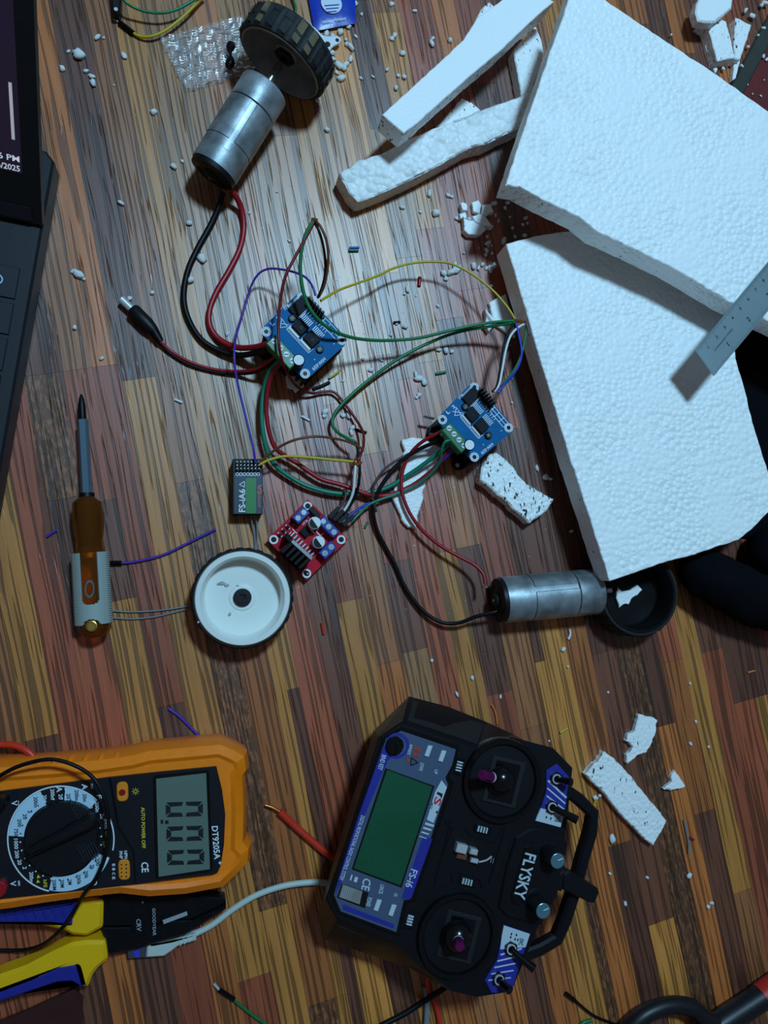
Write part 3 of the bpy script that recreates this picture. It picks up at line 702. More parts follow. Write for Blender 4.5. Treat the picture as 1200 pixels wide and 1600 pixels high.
# gear motors
def motor(name, label, pb, pf, r, spin=0., shaft=.012):
    d = (pf - pb); L = d.length; d = d.normalized()
    t = thing(name, label, 'motor', (pb.x, pb.y, pb.z - r))
    can = MB().add(*lathe(pb, d, [(.003, r * .955), (.003, r * .975), (.0045, r * .985), (L * .30, r * .985)], 64, True)).build('rear_can', 'zinc', t, smooth=30)
    # flux ring: wrapped sheet with a stepped seam
    x, y = frame(d); n = 64
    a0 = spin
    def strip(t0, t1, a_from, a_to, rr, th=.0006, k=56):
        v = []; f = []
        for s in range(k + 1):
            a = a_from + (a_to - a_from) * s / k; e = x * math.cos(a) + y * math.sin(a)
            v += [pb + d * t0 + e * rr, pb + d * t1 + e * rr, pb + d * t1 + e * (rr - th), pb + d * t0 + e * (rr - th)]
        for s in range(k):
            for q in range(4):
                f.append([s * 4 + q, s * 4 + (q + 1) % 4, s * 4 + 4 + (q + 1) % 4, s * 4 + 4 + q])
        f += [[0, 3, 2, 1], [k * 4, k * 4 + 1, k * 4 + 2, k * 4 + 3]]
        return v, f
    MB().add(*strip(L * .30 + .0004, L * .735, a0 + .24, a0 + 2 * math.pi - .02, r)).build('flux_ring', 'zinc', t, smooth=30)
    MB().add(*strip(L * .20, L * .73, a0, a0 + .23, r * .999, k=8)).build('flux_ring_tongue', 'zinc', t, smooth=30)
    MB().add(*lathe(pb, d, [(L * .29, r * .955), (L * .75, r * .955)], 64, True)).build('inner_can', 'w_black', t, smooth=30)
    MB().add(*lathe(pb, d, [(L * .745, r * .97), (L * .75, r), (L * .985, r), (L, r * .97), (L, r * .2)], 64, True)).build('gearbox', 'zinc', t, smooth=30)
    ec = MB().add(*lathe(pb, d, [(-.0002, r * .90), (0, r * .93), (.003, r * .955), (.004, r * .955)], 64, True)).build('end_cap', 'black_plastic', t, smooth=30)
    MB().add(*lathe(pb - d * .003, d, [(0, .0036), (.0012, .0052), (.003, .0056), (.0034, .0056)], 32, True)).build('bearing_boss', 'black_matte', ec, smooth=30)
    MB().add(*lathe(pb - d * .0034, d, [(0, .0014), (.003, .0014)], 16, True)).build('shaft_end', 'steel', ec, smooth=30)
    sl = MB()
    for a in (0.7, 2.2, 3.8, 5.4):
        e = x * math.cos(a) + y * math.sin(a); g = x * -math.sin(a) + y * math.cos(a); o = pb - d * .0004 + e * r * .66
        vv = [o + e * i * .0016 + g * j * .004 + d * k for k in (0, .0006) for i, j in ((-1, -1), (1, -1), (1, 1), (-1, 1))]
        sl.add(vv, [[0, 1, 2, 3], [7, 6, 5, 4], [0, 4, 5, 1], [1, 5, 6, 2], [2, 6, 7, 3], [3, 7, 4, 0]])
    sl.build('vents', 'w_black', ec)
    MB().add(*lathe(pf, d, [(-.001, .0058), (.0022, .0058), (.0026, .005), (.0026, .0033)], 32, True)).build('bearing_collar', 'steel', t, smooth=30)
    MB().add(*lathe(pf, d, [(0, .0029), (shaft, .0029), (shaft + .0004, .0025)], 24, True)).build('shaft', 'steel', t, smooth=30)
    return t, d
rm = .0168
# lower motor, flat on the floor
pb = P(777, 938, rm); pf = P(930, 924, rm); pf.z = pb.z = rm + .0003
m2, d2 = motor('gear_motor', 'silver gear motor without a wheel, its shaft at the dark wheel', pb, pf, rm, 1.85)
tb = MB()
for q in ((757, 917, .018), (781, 953, .018)):
    o = P(*q); vv = [o + Vector((i * .0012, j * .0004, k * .0035)) for k in (-1, 1) for i, j in ((-1, -1), (1, -1), (1, 1), (-1, 1))]
    tb.add(vv, [[3, 2, 1, 0], [4, 5, 6, 7], [0, 1, 5, 4], [1, 2, 6, 5], [2, 3, 7, 6], [3, 0, 4, 7]])
tb.build('terminal', 'brass', m2)
# upper motor, tipped up by the wheel on its shaft
pb = P(331, 272, .0225); wc = P(438, 100, .0327); pf = pb + (wc - pb).normalized() * (P(415, 146, .0285) - pb).length * 1.02
m1, d1 = motor('gear_motor', 'silver gear motor carrying a treaded wheel on its shaft', pb, pf, rm, 1.25, .020)
Rw = .0330
tr_ = MB().add(*tire(wc, d1, Rw, .0185, .0302, 22, 176)).build('tyre', 'rubber_worn', m1, smooth=35)
# worn tread lugs
lg = []; x, y = frame(d1)
for i in range(22):
    a = 2 * math.pi * (i + .66) / 22
    e = x * math.cos(a) + y * math.sin(a); g = (x * -math.sin(a) + y * math.cos(a))
    mbq = MB(); w0 = 2 * math.pi * Rw / 22 * .26; jr = random.Random(i); cut = jr.uniform(.005, .013)
    o = wc + e * (Rw - .0006)
    for (t0, t1) in ((.0015, cut), (cut + .0012, .0172)):
        vv = [o + e * k + g * j * w0 + d1 * t for k in (0, .0010) for j, t in ((-1, t0), (1, t0 + .001), (1, t1), (-1, t1 - .001))]
        mbq.add(vv, [[3, 2, 1, 0], [4, 5, 6, 7], [0, 1, 5, 4], [1, 2, 6, 5], [2, 3, 7, 6], [3, 0, 4, 7]])
    mbq.build('tread_lug', 'tread_mud' if jr.random() < .7 else 'rubber_worn', tr_)
rimb = MB(); v, f = lathe(wc, d1, [(.0180, .002), (.0180, .0304), (.0005, .0304), (-.0008, .0300), (-.0008, .0290), (.001, .0283), (.0135, .0262), (.0145, .0255), (.0145, .010), (.0075, .0085), (.0068, .0078), (.0068, .0031)], 72, False)
rimo = MB().add(v, f).build('rim', 'grey_hub', m1, smooth=30)
v, f = lathe(wc, d1, [(.0045, .0031), (.0045, .0074), (.0090, .0078), (.0090, .0031)], 6, False); ring_faces(v, f, 6, 4)
MB().add(v, f).build('hub_nut', 'black_matte', rimo)

# dark wheel under the lower foam board, cup side up
c = P(1001, 927, .0255); c.z = .0005
dw = thing('spare_wheel', 'dark wheel lying open side up, half hidden by the lower foam board', 'wheel', c)
MB().add(*tire(c, zz, .0325, .0245, .029, 26, 208)).build('tyre', 'rubber', dw, smooth=35)
v, f = lathe(c, zz, [(.0005, .0005), (.0005, .0292), (.0245, .0292), (.0250, .0286), (.0250, .0272), (.006, .0255), (.005, .0245), (.005, .0005)], 72, False)
MB().add(v, f).build('rim', 'w_black', dw, smooth=30)
foam_piece('foam_scrap', [(966, 917), (972, 925), (985, 922), (997, 914), (1004, 922), (996, 930), (986, 936), (983, 945), (976, 944), (968, 950), (964, 935)], .0085, .0062, 'torn grey foam flake inside the dark wheel', 'foam_crumb', .0014, .0008, 41, .0005)

# ================================================================== CIRCUIT BOARDS
def quadmap(L, B, T, Rr):
    def f(u, v):
        return (L[0] * (1 - u) * (1 - v) + B[0] * u * (1 - v) + T[0] * (1 - u) * v + Rr[0] * u * v,
                L[1] * (1 - u) * (1 - v) + B[1] * u * (1 - v) + T[1] * (1 - u) * v + Rr[1] * u * v)
    return f
def driver(label, L, B, T, Rr, zt=.030):
    q = quadmap(L, B, T, Rr); o0 = P(*q(.5, .5), zt)
    t = thing('motor_driver', label, 'circuit board', (o0.x, o0.y, 0))
    W = lambda u, v, h: P(*q(u, v), h)
    def box(u0, u1, v0, v1, h1, h0, bev=0.): return prism([q(u0, v0), q(u1, v0), q(u1, v1), q(u0, v1)], h1, h0, bev)
    outl = rounded([q(-.0, -.0), q(1, 0), q(1, 1), q(0, 1)], 11, 3)
    pcb = MB().add(*prism(outl, zt, zt - .0016)).build('pcb', 'pcb_blue', t)
    # finned block under the board with a foot plate and drilled ears
    e = W(1, .5, zt) - W(0, .5, zt); g = W(.5, 1, zt) - W(.5, 0, zt); o = W(0, 0, zt)
    pt = lambda u, v, z: Vector((o.x + e.x * u + g.x * v, o.y + e.y * u + g.y * v, z))
    foot = [pt(.04, -.02, .004), pt(.10, -.12, .004), pt(.22, -.12, .004), pt(.30, -.03, .004), pt(.70, -.03, .004), pt(.78, -.12, .004), pt(.90, -.12, .004), pt(.96, -.02, .004),
            pt(.96, 1.02, .004), pt(.90, 1.10, .004), pt(.78, 1.10, .004), pt(.70, 1.03, .004), pt(.30, 1.03, .004), pt(.22, 1.10, .004), pt(.10, 1.10, .004), pt(.04, 1.02, .004)]
    hs = MB().add(*prismw(foot, .0004, .0004))
    for k in range(9):
        a = .07 + k * .105
        hs.add(*prismw([pt(a, .02, zt - .006), pt(a + .035, .02, zt - .006), pt(a + .035, .98, zt - .006), pt(a, .98, zt - .006)], .004))
    hs.add(*prismw([pt(.05, .02, zt - .0024), pt(.95, .02, zt - .0024), pt(.95, .98, zt - .0024), pt(.05, .98, zt - .0024)], zt - .006))
    hso = hs.build('heatsink', 'heatsink', t)
    eh = MB()
    for u, v in ((.16, -.07), (.84, -.07)):
        p = pt(u, v, .0041); eh.add(*lathe(p, zz, [(0, .0016), (.0002, .0016)], 16))
    eh.build('ear_hole', 'solder', hso)
    for u, v in ((.08, .08), (.92, .08), (.08, .92), (.92, .92)):
        x, y = q(u, v)
        hole = MB().add(*ringdisc(x, y, zt + .0003, zt, .0033, .0027)); hole.add(*ringdisc(x, y, zt + .0003, zt, .0024, .0016))
        ho = hole.build('mounting_ring', 'silk', t)
        MB().add(*disc(x, y, zt + .0001, zt - .0001, .0017)).build('mounting_hole', 'w_black', ho)
    # screw terminal
    tbk = MB().add(*box(.20, .72, -.06, .16, zt + .009, zt, .0006)).build('terminal_block', 'term_green', t)
    for k in range(4):
        u = .265 + k * .13
        x, y = q(u, .07)
        s = MB().add(*disc(x, y, zt + .0094, zt + .0088, .0019, 20)).build('screw', 'solder', tbk)
        c_ = P(x, y, zt + .0095); MB().add(*prismw([c_ + Vector(k_) for k_ in ((-.0014, -.0003, 0), (.0014, -.0003, 0), (.0014, .0003, 0), (-.0014, .0003, 0))], zt + .0093)).build('screw_slot', 'w_black', s)
    en = MB()
    for k in range(4):
        u = .265 + k * .13; p = pt(u, -.072, zt + .003); en.add(*cyl(p, p + g * .02, .0017, 10))
    en.build('wire_entry', 'w_black', tbk)
    # electrolytic capacitor
    x, y = q(.71, .16); cp = MB().add(*disc(x, y, zt + .010, zt, .0041, 32, .0005)).build('capacitor', 'chip', t, smooth=40)
    ct = MB().add(*disc(x, y, zt + .0102, zt + .0099, .0034, 32)).build('capacitor_top', 'silk', cp)
    # chips with pins
    ch = MB().add(*box(.06, .24, .62, .93, zt + .0022, zt, .0003)).build('logic_chip', 'chip', t)
    pn = MB()
    for k in range(10):
        v0 = .635 + k * .029
        for u0 in (.025, .245): pn.add(*box(u0, u0 + .03, v0, v0 + .014, zt + .0008, zt))
    pn.build('chip_pins', 'solder', ch, kind='stuff')
    for u0 in (.27, .51):
        pc = MB().add(*box(u0, u0 + .20, .47, .66, zt + .0034, zt, .0003)).build('power_chip', 'chip', t)
        pp = MB()
        for k in range(7): pp.add(*box(u0 + .006 + k * .028, u0 + .018 + k * .028, .67, .77, zt + .001, zt))
        pp.add(*box(u0 + .0, u0 + .20, .40, .46, zt + .0009, zt))
        pp.build('power_chip_pins', 'solder', pc, kind='stuff')
        MB().add(*ringdisc(*q(u0 + .12, .565), zt + .0036, zt + .0034, .0010, .0006)).build('chip_dimple', 'w_black', pc)
    for u, v in ((.20, .56), (.80, .545)):
        s = MB().add(*disc(*q(u, v), zt + .0016, zt, .0027, 20, .0005)).build('fixing_screw', 'w_black', t, smooth=30)
        MB().add(*prism(orect(*q(u, v), 1, .3, 6.5, 1.4), zt + .0018, zt + .0015)).add(*prism(orect(*q(u, v), -.3, 1, 6.5, 1.4), zt + .0018, zt + .0015)).build('screw_cross', 'grey_hub', s)
    # silk print
    sk = MB(); zp = zt + .00012
    def line(u0, v0, u1, v1, w=.9): 
        a = q(u0, v0); b = q(u1, v1); sk.add(*prism(orect((a[0] + b[0]) / 2, (a[1] + b[1]) / 2, b[0] - a[0], b[1] - a[1], math.hypot(b[0] - a[0], b[1] - a[1]) + w, w), zp, zt))
    line(.26, .36, .73, .36); line(.26, .36, .26, .46); line(.73, .36, .73, .46); line(.26, .39, .73, .39, 1.6)
    for v in (.85, .91, .97): line(.42, v, .86, v)
    for k in range(5): line(.42 + k * .11, .85, .42 + k * .11, .97)
    for k in range(9): line(.31 + k * .045, .80, .31 + k * .045, .84, .8)
    line(.18, .30, .10, .42); line(.10, .42, .24, .40); line(.24, .40, .18, .30); line(.10, .32, .24, .44)
    text(sk, 'HW-039', q(.925, .50), q(.925, .22), q(.975, .50), zp)
    text(sk, 'L', q(.085, .22), q(.085, .28), q(.02, .22), zp); text(sk, '2', q(.085, .36), q(.085, .42), q(.03, .36), zp)
    text(sk, 'BTS', q(.045, .66), q(.045, .56), q(.005, .66), zp)
    for u, v in ((.55, .74), (.88, .78), (.86, .36)): sk.add(*disc(*q(u, v), zp, zt, .0004, 10))
    sk.build('printing', 'silk', pcb, kind='stuff')
    # pin header with plugs pushed on
    hd = MB().add(*box(.16, .50, .90, 1.0, zt + .0025, zt)).build('pin_header', 'w_black', t)
    for k in range(6):
        u = .19 + k * .055
        a = W(u, .94, zt + .0025); MB().add(*prismw([a + e * i * .019 + g * j * .02 + Vector((0, 0, .009)) for i, j in ((-1, -1), (1, -1), (1, 1), (-1, 1))], zt + .0025, .0002)).build('jumper_plug', 'w_black', hd)
    return t
driver('blue motor driver board joined to the upper motor by thick red and black wires', (405, 517), (477, 595), (471, 453), (546, 533), .030)
driver('blue motor driver board beside the lower foam board, black foot ears showing', (682, 655), (741, 724), (741, 594), (805, 670), .026)

# red dual driver board
q = quadmap((417, 843), (479, 907), (481, 780), (544, 843)); zt = .0075; o0 = P(*q(.5, .5), zt)
t = thing('motor_driver', 'small red driver board with black finned heatsink and blue terminals', 'circuit board', (o0.x, o0.y, 0))
def box(u0, u1, v0, v1, h1, h0, bev=0.): return prism([q(u0, v0), q(u1, v0), q(u1, v1), q(u0, v1)], h1, h0, bev)
pcb = MB().add(*box(0, 1, 0, 1, zt, zt - .0016)).build('pcb', 'pcb_red', t)
for u, v in ((.085, .085), (.915, .085), (.085, .915), (.915, .915)):
    ho = MB().add(*ringdisc(*q(u, v), zt + .0003, zt, .0031, .0019)).build('mounting_ring', 'silk', t)
    MB().add(*disc(*q(u, v), zt + .0001, zt - .0001, .0019)).build('mounting_hole', 'w_black', ho)
    MB().add(*disc(*q(u, v), zt - .0016, .0004, .0026, 8)).build('standoff', 'brass', t)
hs = MB().add(*prism([(458, 842), (490, 871), (486, 876), (454, 847)], .033, zt + .002, .0003)).build('heatsink', 'steel', t)
for k in range(5):
    a = k / 4.6
    x0, y0 = 453.5 + 31 * a, 847 + 28 * a
    MB().add(*prism([(x0, y0), (x0 + 4.2, y0 + 3.9), (x0 - 11, y0 + 18.5), (x0 - 15, y0 + 14.5)], .033, zt + .002, .0003)).build('fin', 'heatsink', hs)
MB().add(*box(.18, .80, .25, .34, zt + .016, zt, .0004)).build('driver_chip', 'chip', t)
pn = MB()
for k in range(8): pn.add(*box(.24 + k * .07, .262 + k * .07, .34, .43, zt + .0022, zt))
pn.build('chip_pins', 'solder', t, kind='stuff')
for (x, y) in ((492, 817), (498.5, 847)):
    cp = MB().add(*disc(x, y, zt + .0102, zt, .0042, 32, .0006)).build('capacitor', 'silk', t, smooth=40)
    cx = P(x, y, zt + .0104); 
    half = [cx] + [cx + Vector((math.cos(a), math.sin(a), 0)) * .0037 for a in [2.2 + k * math.pi / 10 for k in range(11)]]
    MB().add(*prismw(half, zt + .0100)).build('capacitor_stripe', 'w_black', cp)
def bluet(u0, u1, v0, v1, n, along):
    b = MB().add(*box(u0, u1, v0, v1, zt + .0085, zt, .0005)).build('terminal_block', 'term_blue', t)
    for k in range(n):
        s = (k + .5) / n
        u, v = (u0 + (u1 - u0) * s, (v0 + v1) / 2) if along == 'u' else ((u0 + u1) / 2, v0 + (v1 - v0) * s)
        so = MB().add(*ringdisc(*q(u, v), zt + .0087, zt + .0084, .0018, .0015, 20)).build('screw_well', 'silk', b)
        MB().add(*disc(*q(u, v), zt + .0086, zt + .0084, .0014, 16)).build('screw', 'steel', so)
bluet(.03, .20, .58, .86, 2, 'v'); bluet(.40, .80, .84, 1.0, 3, 'u'); bluet(.80, .97, .48, .78, 2, 'v')
MB().add(*box(.30, .46, .50, .64, zt + .003, zt, .0003)).build('regulator', 'chip', t)
MB().add(*box(.14, .36, .88, .97, zt + .006, zt, .0003)).build('pin_header', 'w_black', t)
for k in range(4):
    for (u, v) in ((.07 + .0 * k, .20 + k * .095), (.60 + k * .085, .07)):
        d_ = MB().add(*box(u, u + .06, v, v + .045, zt + .002, zt)).build('diode', 'chip', t)
        MB().add(*box(u - .02, u, v + .008, v + .037, zt + .001, zt)).add(*box(u + .06, u + .08, v + .008, v + .037, zt + .001, zt)).build('diode_leads', 'solder', d_)
sk = MB()
for (u0, u1, v0, v1) in ((.5, .62, .70, .715), (.5, .51, .70, .78), (.61, .62, .70, .78), (.66, .74, .64, .655), (.18, .30, .44, .452), (.20, .21, .30, .40), (.70, .78, .22, .235), (.40, .52, .66, .672)): sk.add(*box(u0, u1, v0, v1, zt + .0002, zt))
text(sk, 'OUT', q(.22, .62), q(.22, .74), q(.27, .62), zt + .0002)
sk.build('printing', 'silk', pcb, kind='stuff')
for k in range(4):
    x, y = 517 + k * 7.5, 809 - k * 0 + k * 4.2
    MB().add(*prism(orect(x + 5, y - 8, .72, -.70, 22, 6.2), zt + .0085, zt + .004, .0002)).build('jumper_plug', 'w_black', t)

# radio receiver
zt = .0135
rq = lambda u, v: (363 + 47.5 * u, 717 + 87 * v)
o0 = P(*rq(.5, .5), 0)
t = thing('radio_receiver', 'small black radio receiver with a green and white label', 'receiver', (o0.x, o0.y, 0))
MB().add(*prism(rounded([rq(0, 0), rq(1, 0), rq(1, 1), rq(0, 1)], 2, 2), zt, .0006, .0005)).build('case', 'black_plastic', t)
pn = MB().add(*prism([rq(.08, .02), rq(.98, .02), rq(.98, .22), rq(.08, .22)], zt + .0006, zt)).build('pin_bed', 'w_black', t)
for i in range(7):
    for j in range(3):
        x, y = rq(.16 + i * .12, .05 + j * .06)
        MB().add(*prism([(x - .9, y - .9), (x + .9, y - .9), (x + .9, y + .9), (x - .9, y + .9)], zt + .0045, zt)).build('pin', 'solder', pn)
lb = MB().add(*prism([rq(.06, .27), rq(.98, .27), rq(.98, .985), rq(.06, .985)], zt + .0003, zt)).build('label', 'rx_label', t)
MB().add(*prism([(384, 747), (400, 747), (400, 802), (384, 802)], zt + .0005, zt + .0002)).build('green_panel', 'rx_green', lb)
tx = MB(); zp = zt + .0006
text(tx, 'FS-iA6', (383, 800), (383, 764), (373, 800), zp)

for k in range(7): tx.add(*ringdisc(371 + k * 5.4, 741, zp, zp - .0002, .0012, .0008, 12))
a = P(375, 760, zp); b = P(384, 757, zp); c = P(375, 750, zp)
for (s, e_) in (((382, 761), (374, 757)), ((374, 757), (382, 752)), ((382, 752), (382, 761))): tx.add(*prism(orect((s[0] + e_[0]) / 2, (s[1] + e_[1]) / 2, e_[0] - s[0], e_[1] - s[1], 10, 1), zp, zp - .0002))
tx.build('lettering', 'silk', lb, kind='stuff')
tx = MB(); text(tx, 'AFHDS 2A', (407, 793), (407, 757), (403, 793), zp); text(tx, '2A', (408.5, 772), (408.5, 757), (402, 772), zp); tx.build('orange_lettering', 'rx_orange', lb, kind='stuff')
aw = wire('antenna_lead', [(392, 803, .008), (394, 820, .003), (398, 840, .0015), (399, 865, .0015)], .0007, 'w_grey', '', parent=t)
aw = wire('antenna_lead', [(397, 803, .008), (401, 818, .003), (402, 840, .0015), (400, 865, .0015)], .0007, 'w_grey', '', parent=t)

# ================================================================== SCREWDRIVER
A = P(127, 616, .0118); B = P(148, 997, .0118); A.z = B.z = .0118
d = (B - A); L = d.length; d = d.normalized(); sx, sy = frame(d)
t = thing('screwdriver', 'amber-handled screwdriver with grey grip lying near the laptop', 'screwdriver', (B.x, B.y, 0))
rods = [(0, .0006), (.02 * L, .0017), (.05 * L, .0024), (.108 * L, .0024)]
MB().add(*lathe(A, d, rods, 16)).build('tip', 'w_black', t, smooth=40)
MB().add(*lathe(A, d, [(.106 * L, .0032), (.108 * L, .0036), (.414 * L, .0036)], 6)).build('hex_sleeve', 'sleeve_grey', t)
MB().add(*lathe(A, d, [(.410 * L, .0048), (.428 * L, .0050), (.434 * L, .0044)], 24)).build('collar', 'w_black', t, smooth=30)
def fl(i, n, tt): return 1 - .06 * (1 if (i // (n // 12)) % 2 and .45 * L < tt < .62 * L else 0)
MB().add(*lathe(A, d, [(.424 * L, .004), (.43 * L, .0062), (.448 * L, .0090), (.50 * L, .0100), (.55 * L, .0094), (.60 * L, .0084), (.64 * L, .0084), (.68 * L, .0094), (.90 * L, .0098), (.955 * L, .0096), (.985 * L, .0078), (.997 * L, .0045), (L, .001)], 48, True, fl)).build('handle', 'amber', t, smooth=40)
MB().add(*lathe(A, d, [(.445 * L, .0070), (.50 * L, .0076), (.56 * L, .0070), (.63 * L, .0060)], 16)).build('inner_rod', 'w_black', t, smooth=40)
MB().add(*lathe(A, d, [(.655 * L, .0050), (.675 * L, .0050)], 20)).build('brass_ring', 'brass', t, smooth=40)
# grip sleeve with a U-shaped window on top
n = 72; tt = [.655 + .0045 * k for k in range(65)]; v = []; f = []; up_a = None
for lay in (0, 1):
    for ti, q in enumerate(tt):
        for i in range(n):
            a = 2 * math.pi * i / n; e = sx * math.cos(a) + sy * math.sin(a)
            tooth = .0005 if (ti % 2 and abs(e.z) < .55) else 0
            r_ = (.0113 + tooth if lay else .0098)
            v.append(A + d * q * L + e * r_)
def inwin(q, i):
    a = 2 * math.pi * (i + .5) / n; e = sx * math.cos(a) + sy * math.sin(a)
    side_ = e.x * -d.y + e.y * d.x
    if e.z < .3: return False
    if q < .835: return abs(side_) < .52
    if q < .862: return abs(side_) < .52 * math.sqrt(max(0, 1 - ((q - .835) / .027) ** 2))
    if q > .918: return abs(side_) < .5 * math.sqrt(max(0, 1 - ((.945 - q) / .027) ** 2)) if q < .945 else abs(side_) < .5
    return False
m_ = len(tt); keep = {}
for ti in range(m_ - 1):
    for i in range(n): keep[ti, i] = not inwin(tt[ti], i)
off = m_ * n
for (ti, i), kq in keep.items():
    if not kq: continue
    j = (i + 1) % n; a0, a1, b1, b0 = ti * n + i, ti * n + j, (ti + 1) * n + j, (ti + 1) * n + i
    f.append([off + a0, off + a1, off + b1, off + b0]); f.append([b0, b1, a1, a0])
    for (dt, di, e0, e1) in ((-1, 0, a0, a1), (1, 0, b1, b0), (0, 1, a1, b1), (0, -1, b0, a0)):
        if not keep.get((ti + dt, (i + di) % n), False): f.append([e1, e0, off + e0, off + e1])
MB().add(v, f).build('grip', 'grip_grey', t, smooth=35)
pc = A + d * .80 * L + Vector((0, 0, .0096)); 
v, f = lathe(pc - Vector((0, 0, .0008)), zz, [(0, .0022), (.0012, .0022), (.0012, .0030), (0, .0030)], 24, False); ring_faces(v, f, 24, 4)
MB().add([Vector((q.x, pc.y + (q.y - pc.y) * 1.9, q.z)) for q in v], f).build('window_ring', 'sleeve_grey', t)
pc = A + d * .947 * L + Vector((0, 0, .0088)); MB().add(*lathe(pc, zz, [(0, .0034), (.0016, .0034), (.0018, .0028), (.0012, .0022)], 24)).build('end_stud', 'brass', t, smooth=40)

# ================================================================== MULTIMETER
ZM = .037
t = thing('multimeter', 'orange and black digital multimeter with a round selector dial', 'multimeter', (P(180, 1290, 0).x, P(180, 1290, 0).y, 0))
ho = [(-70, 1200), (-20, 1194), (30, 1192), (60, 1190), (100, 1187), (157, 1182), (207, 1175), (233, 1168), (300, 1162), (345, 1158), (367, 1167), (385, 1178), (388, 1203), (382, 1212), (384, 1260), (383, 1313), (392, 1322), (390, 1347), (372, 1366), (350, 1387), (290, 1398), (233, 1402), (187, 1397), (133, 1403), (75, 1411), (20, 1420), (-30, 1426), (-70, 1430)]
pa = [(-60, 1244), (0, 1237), (85, 1226), (170, 1215), (255, 1206), (338, 1198), (347, 1235), (352, 1273), (350, 1320), (345, 1353), (340, 1364), (333, 1367), (270, 1375), (213, 1382), (110, 1394), (0, 1405), (-60, 1412)]
out_top = px(ho, .030); 
if area2(out_top) < 0: out_top = out_top[::-1]
midr = inset(out_top, -.0008)
rings = [[Vector((p.x, p.y, .0008)) for p in inset(out_top, .003)], [Vector((p.x, p.y, .006)) for p in out_top], [Vector((p.x, p.y, .024)) for p in midr], [Vector((p.x, p.y, .0325)) for p in inset(out_top, .0016)], [Vector((p.x, p.y, .0362)) for p in inset(out_top, .0065)], [Vector((p.x, p.y, .0345)) for p in inset(out_top, .009)]]
hol = MB().add(*loft(rings)).build('holster', 'mm_orange', t, smooth=28)
rb = MB()
for k in range(9):
    x = -10 + k * 24
    pq = P(x, 1422 - k * 2.9 - 8, .030); MB().add(*lathe(pq - Vector((0, 0, .006)), zz, [(0, .0022), (.006, .0022), (.0075, .0012)], 12)).build('grip_rib', 'mm_orange', hol, smooth=40)
    if k > 2:
        pq = P(x, 1196 - k * 1.6, .030); MB().add(*lathe(pq - Vector((0, 0, .006)), zz, [(0, .0022), (.006, .0022), (.0075, .0012)], 12)).build('grip_rib', 'mm_orange', hol, smooth=40)
pan = MB().add(*prism(pa, ZM, .030, .0004)).build('front_panel', 'mm_panel', t)
bz = MB().add(*prism(rounded([(239, 1212), (326, 1203), (332, 1362), (243, 1375)], 5, 3), ZM + .0007, ZM, .0005)).build('display_bezel', 'black_gloss', t)
lcd = MB().add(*prism([(244, 1217), (322, 1208), (328, 1358), (248, 1370)], ZM + .0011, ZM)).build('display', 'lcd_meter', bz)
# 0.00 in seven-segment bars, letter tops to the right
sg = MB(); zl = ZM + .0013
def seg_digit(x0, x1, y0, y1, sk_=0.0):
    w = 8.5; xm = (x0 + x1) / 2
    bars = [[(x1 - 1, y0 + 4), (x1 - 1, y1 - 4), (x1 - w, y1 - 9), (x1 - w, y0 + 9)], [(x0 + 1, y0 + 4), (x0 + 1, y1 - 4), (x0 + w, y1 - 9), (x0 + w, y0 + 9)]]
    for yy, s in ((y0, 1), (y1, -1)):
        bars += [[(x1 - 2, yy + s), (xm + 2, yy + s), (xm + 4, yy + s * 7), (x1 - 8, yy + s * 8)], [(x0 + 2, yy + s), (xm - 2, yy + s), (xm - 4, yy + s * 7), (x0 + 8, yy + s * 8)]]
    for b_ in bars: sg.add(*prism([(x, y - (x - 288) * .03) for x, y in b_], zl, zl - .0002))
seg_digit(258, 318, 1252, 1277); seg_digit(259, 318.5, 1290, 1315); seg_digit(260, 320, 1327, 1352)
sg.add(*prism([(258, 1282), (263.5, 1282), (263.5, 1287.5), (258, 1287.5)], zl, zl - .0002)); sg.add(*prism([(251, 1281), (255, 1281), (255, 1287), (251, 1287)], zl, zl - .0002))
sg.build('digits', 'lcd_ink', lcd, kind='stuff')
# selector
CX, CY = 95, 1311.5; pxm = (P(CX + 60, CY, ZM) - P(CX - 60, CY, ZM)).length / 120
def sector(r0, r1, a0, a1, n=16):
    a = [math.radians(a0 + (a1 - a0) * k / n) for k in range(n + 1)]
    return [(CX + r1 * math.cos(q), CY + r1 * math.sin(q)) for q in a] + [(CX + r0 * math.cos(q), CY + r0 * math.sin(q)) for q in a[::-1]]
for a0, a1 in ((184, 247), (-85, -47), (21, 103)): MB().add(*prism(sector(58, 81.5, a0, a1), ZM + .0002, ZM)).build('range_band', 'mm_blue', pan)
MB().add(*prism(sector(82, 84, 103, 313, 48), ZM + .0003, ZM)).add(*prism(sector(82, 84, -30, 12), ZM + .0003, ZM)).add(*prism([(158, 1357), (166, 1340), (170, 1339), (163, 1352)], ZM + .0003, ZM)).build('range_ring', 'mm_white', pan)
kn = MB().add(*disc(CX + 1, CY, ZM + .006, ZM + .0004, 58 * pxm, 64, .0012)).build('selector_knob', 'black_plastic', t, smooth=35)
MB().add(*prism(rounded([(40, 1344), (37, 1331), (140, 1273), (152, 1279), (152, 1291), (140, 1299)], 6, 4), ZM + .0125, ZM + .005, .002)).build('pointer_bar', 'black_plastic', kn, smooth=30)
for k in range(7):
    a = k / 6
    MB().add(*prism(orect(112 + 26 * a + 3, 1270 + 5 * a - 3, .42, .9, 30 - 14 * a, 1.7), ZM + .0068, ZM + .005)).build('knob_rib', 'dark_grip', kn)
    MB().add(*prism(orect(126 + 24 * a, 1334 - 9 * a, .42, .9, 32 - 10 * a, 1.7), ZM + .0068, ZM + .005)).build('knob_rib', 'dark_grip', kn)
wl = MB(); dl = MB(); yl = MB(); zp = ZM + .00045; Z3 = lambda x, y: (x / 3, 1140 + y / 3)
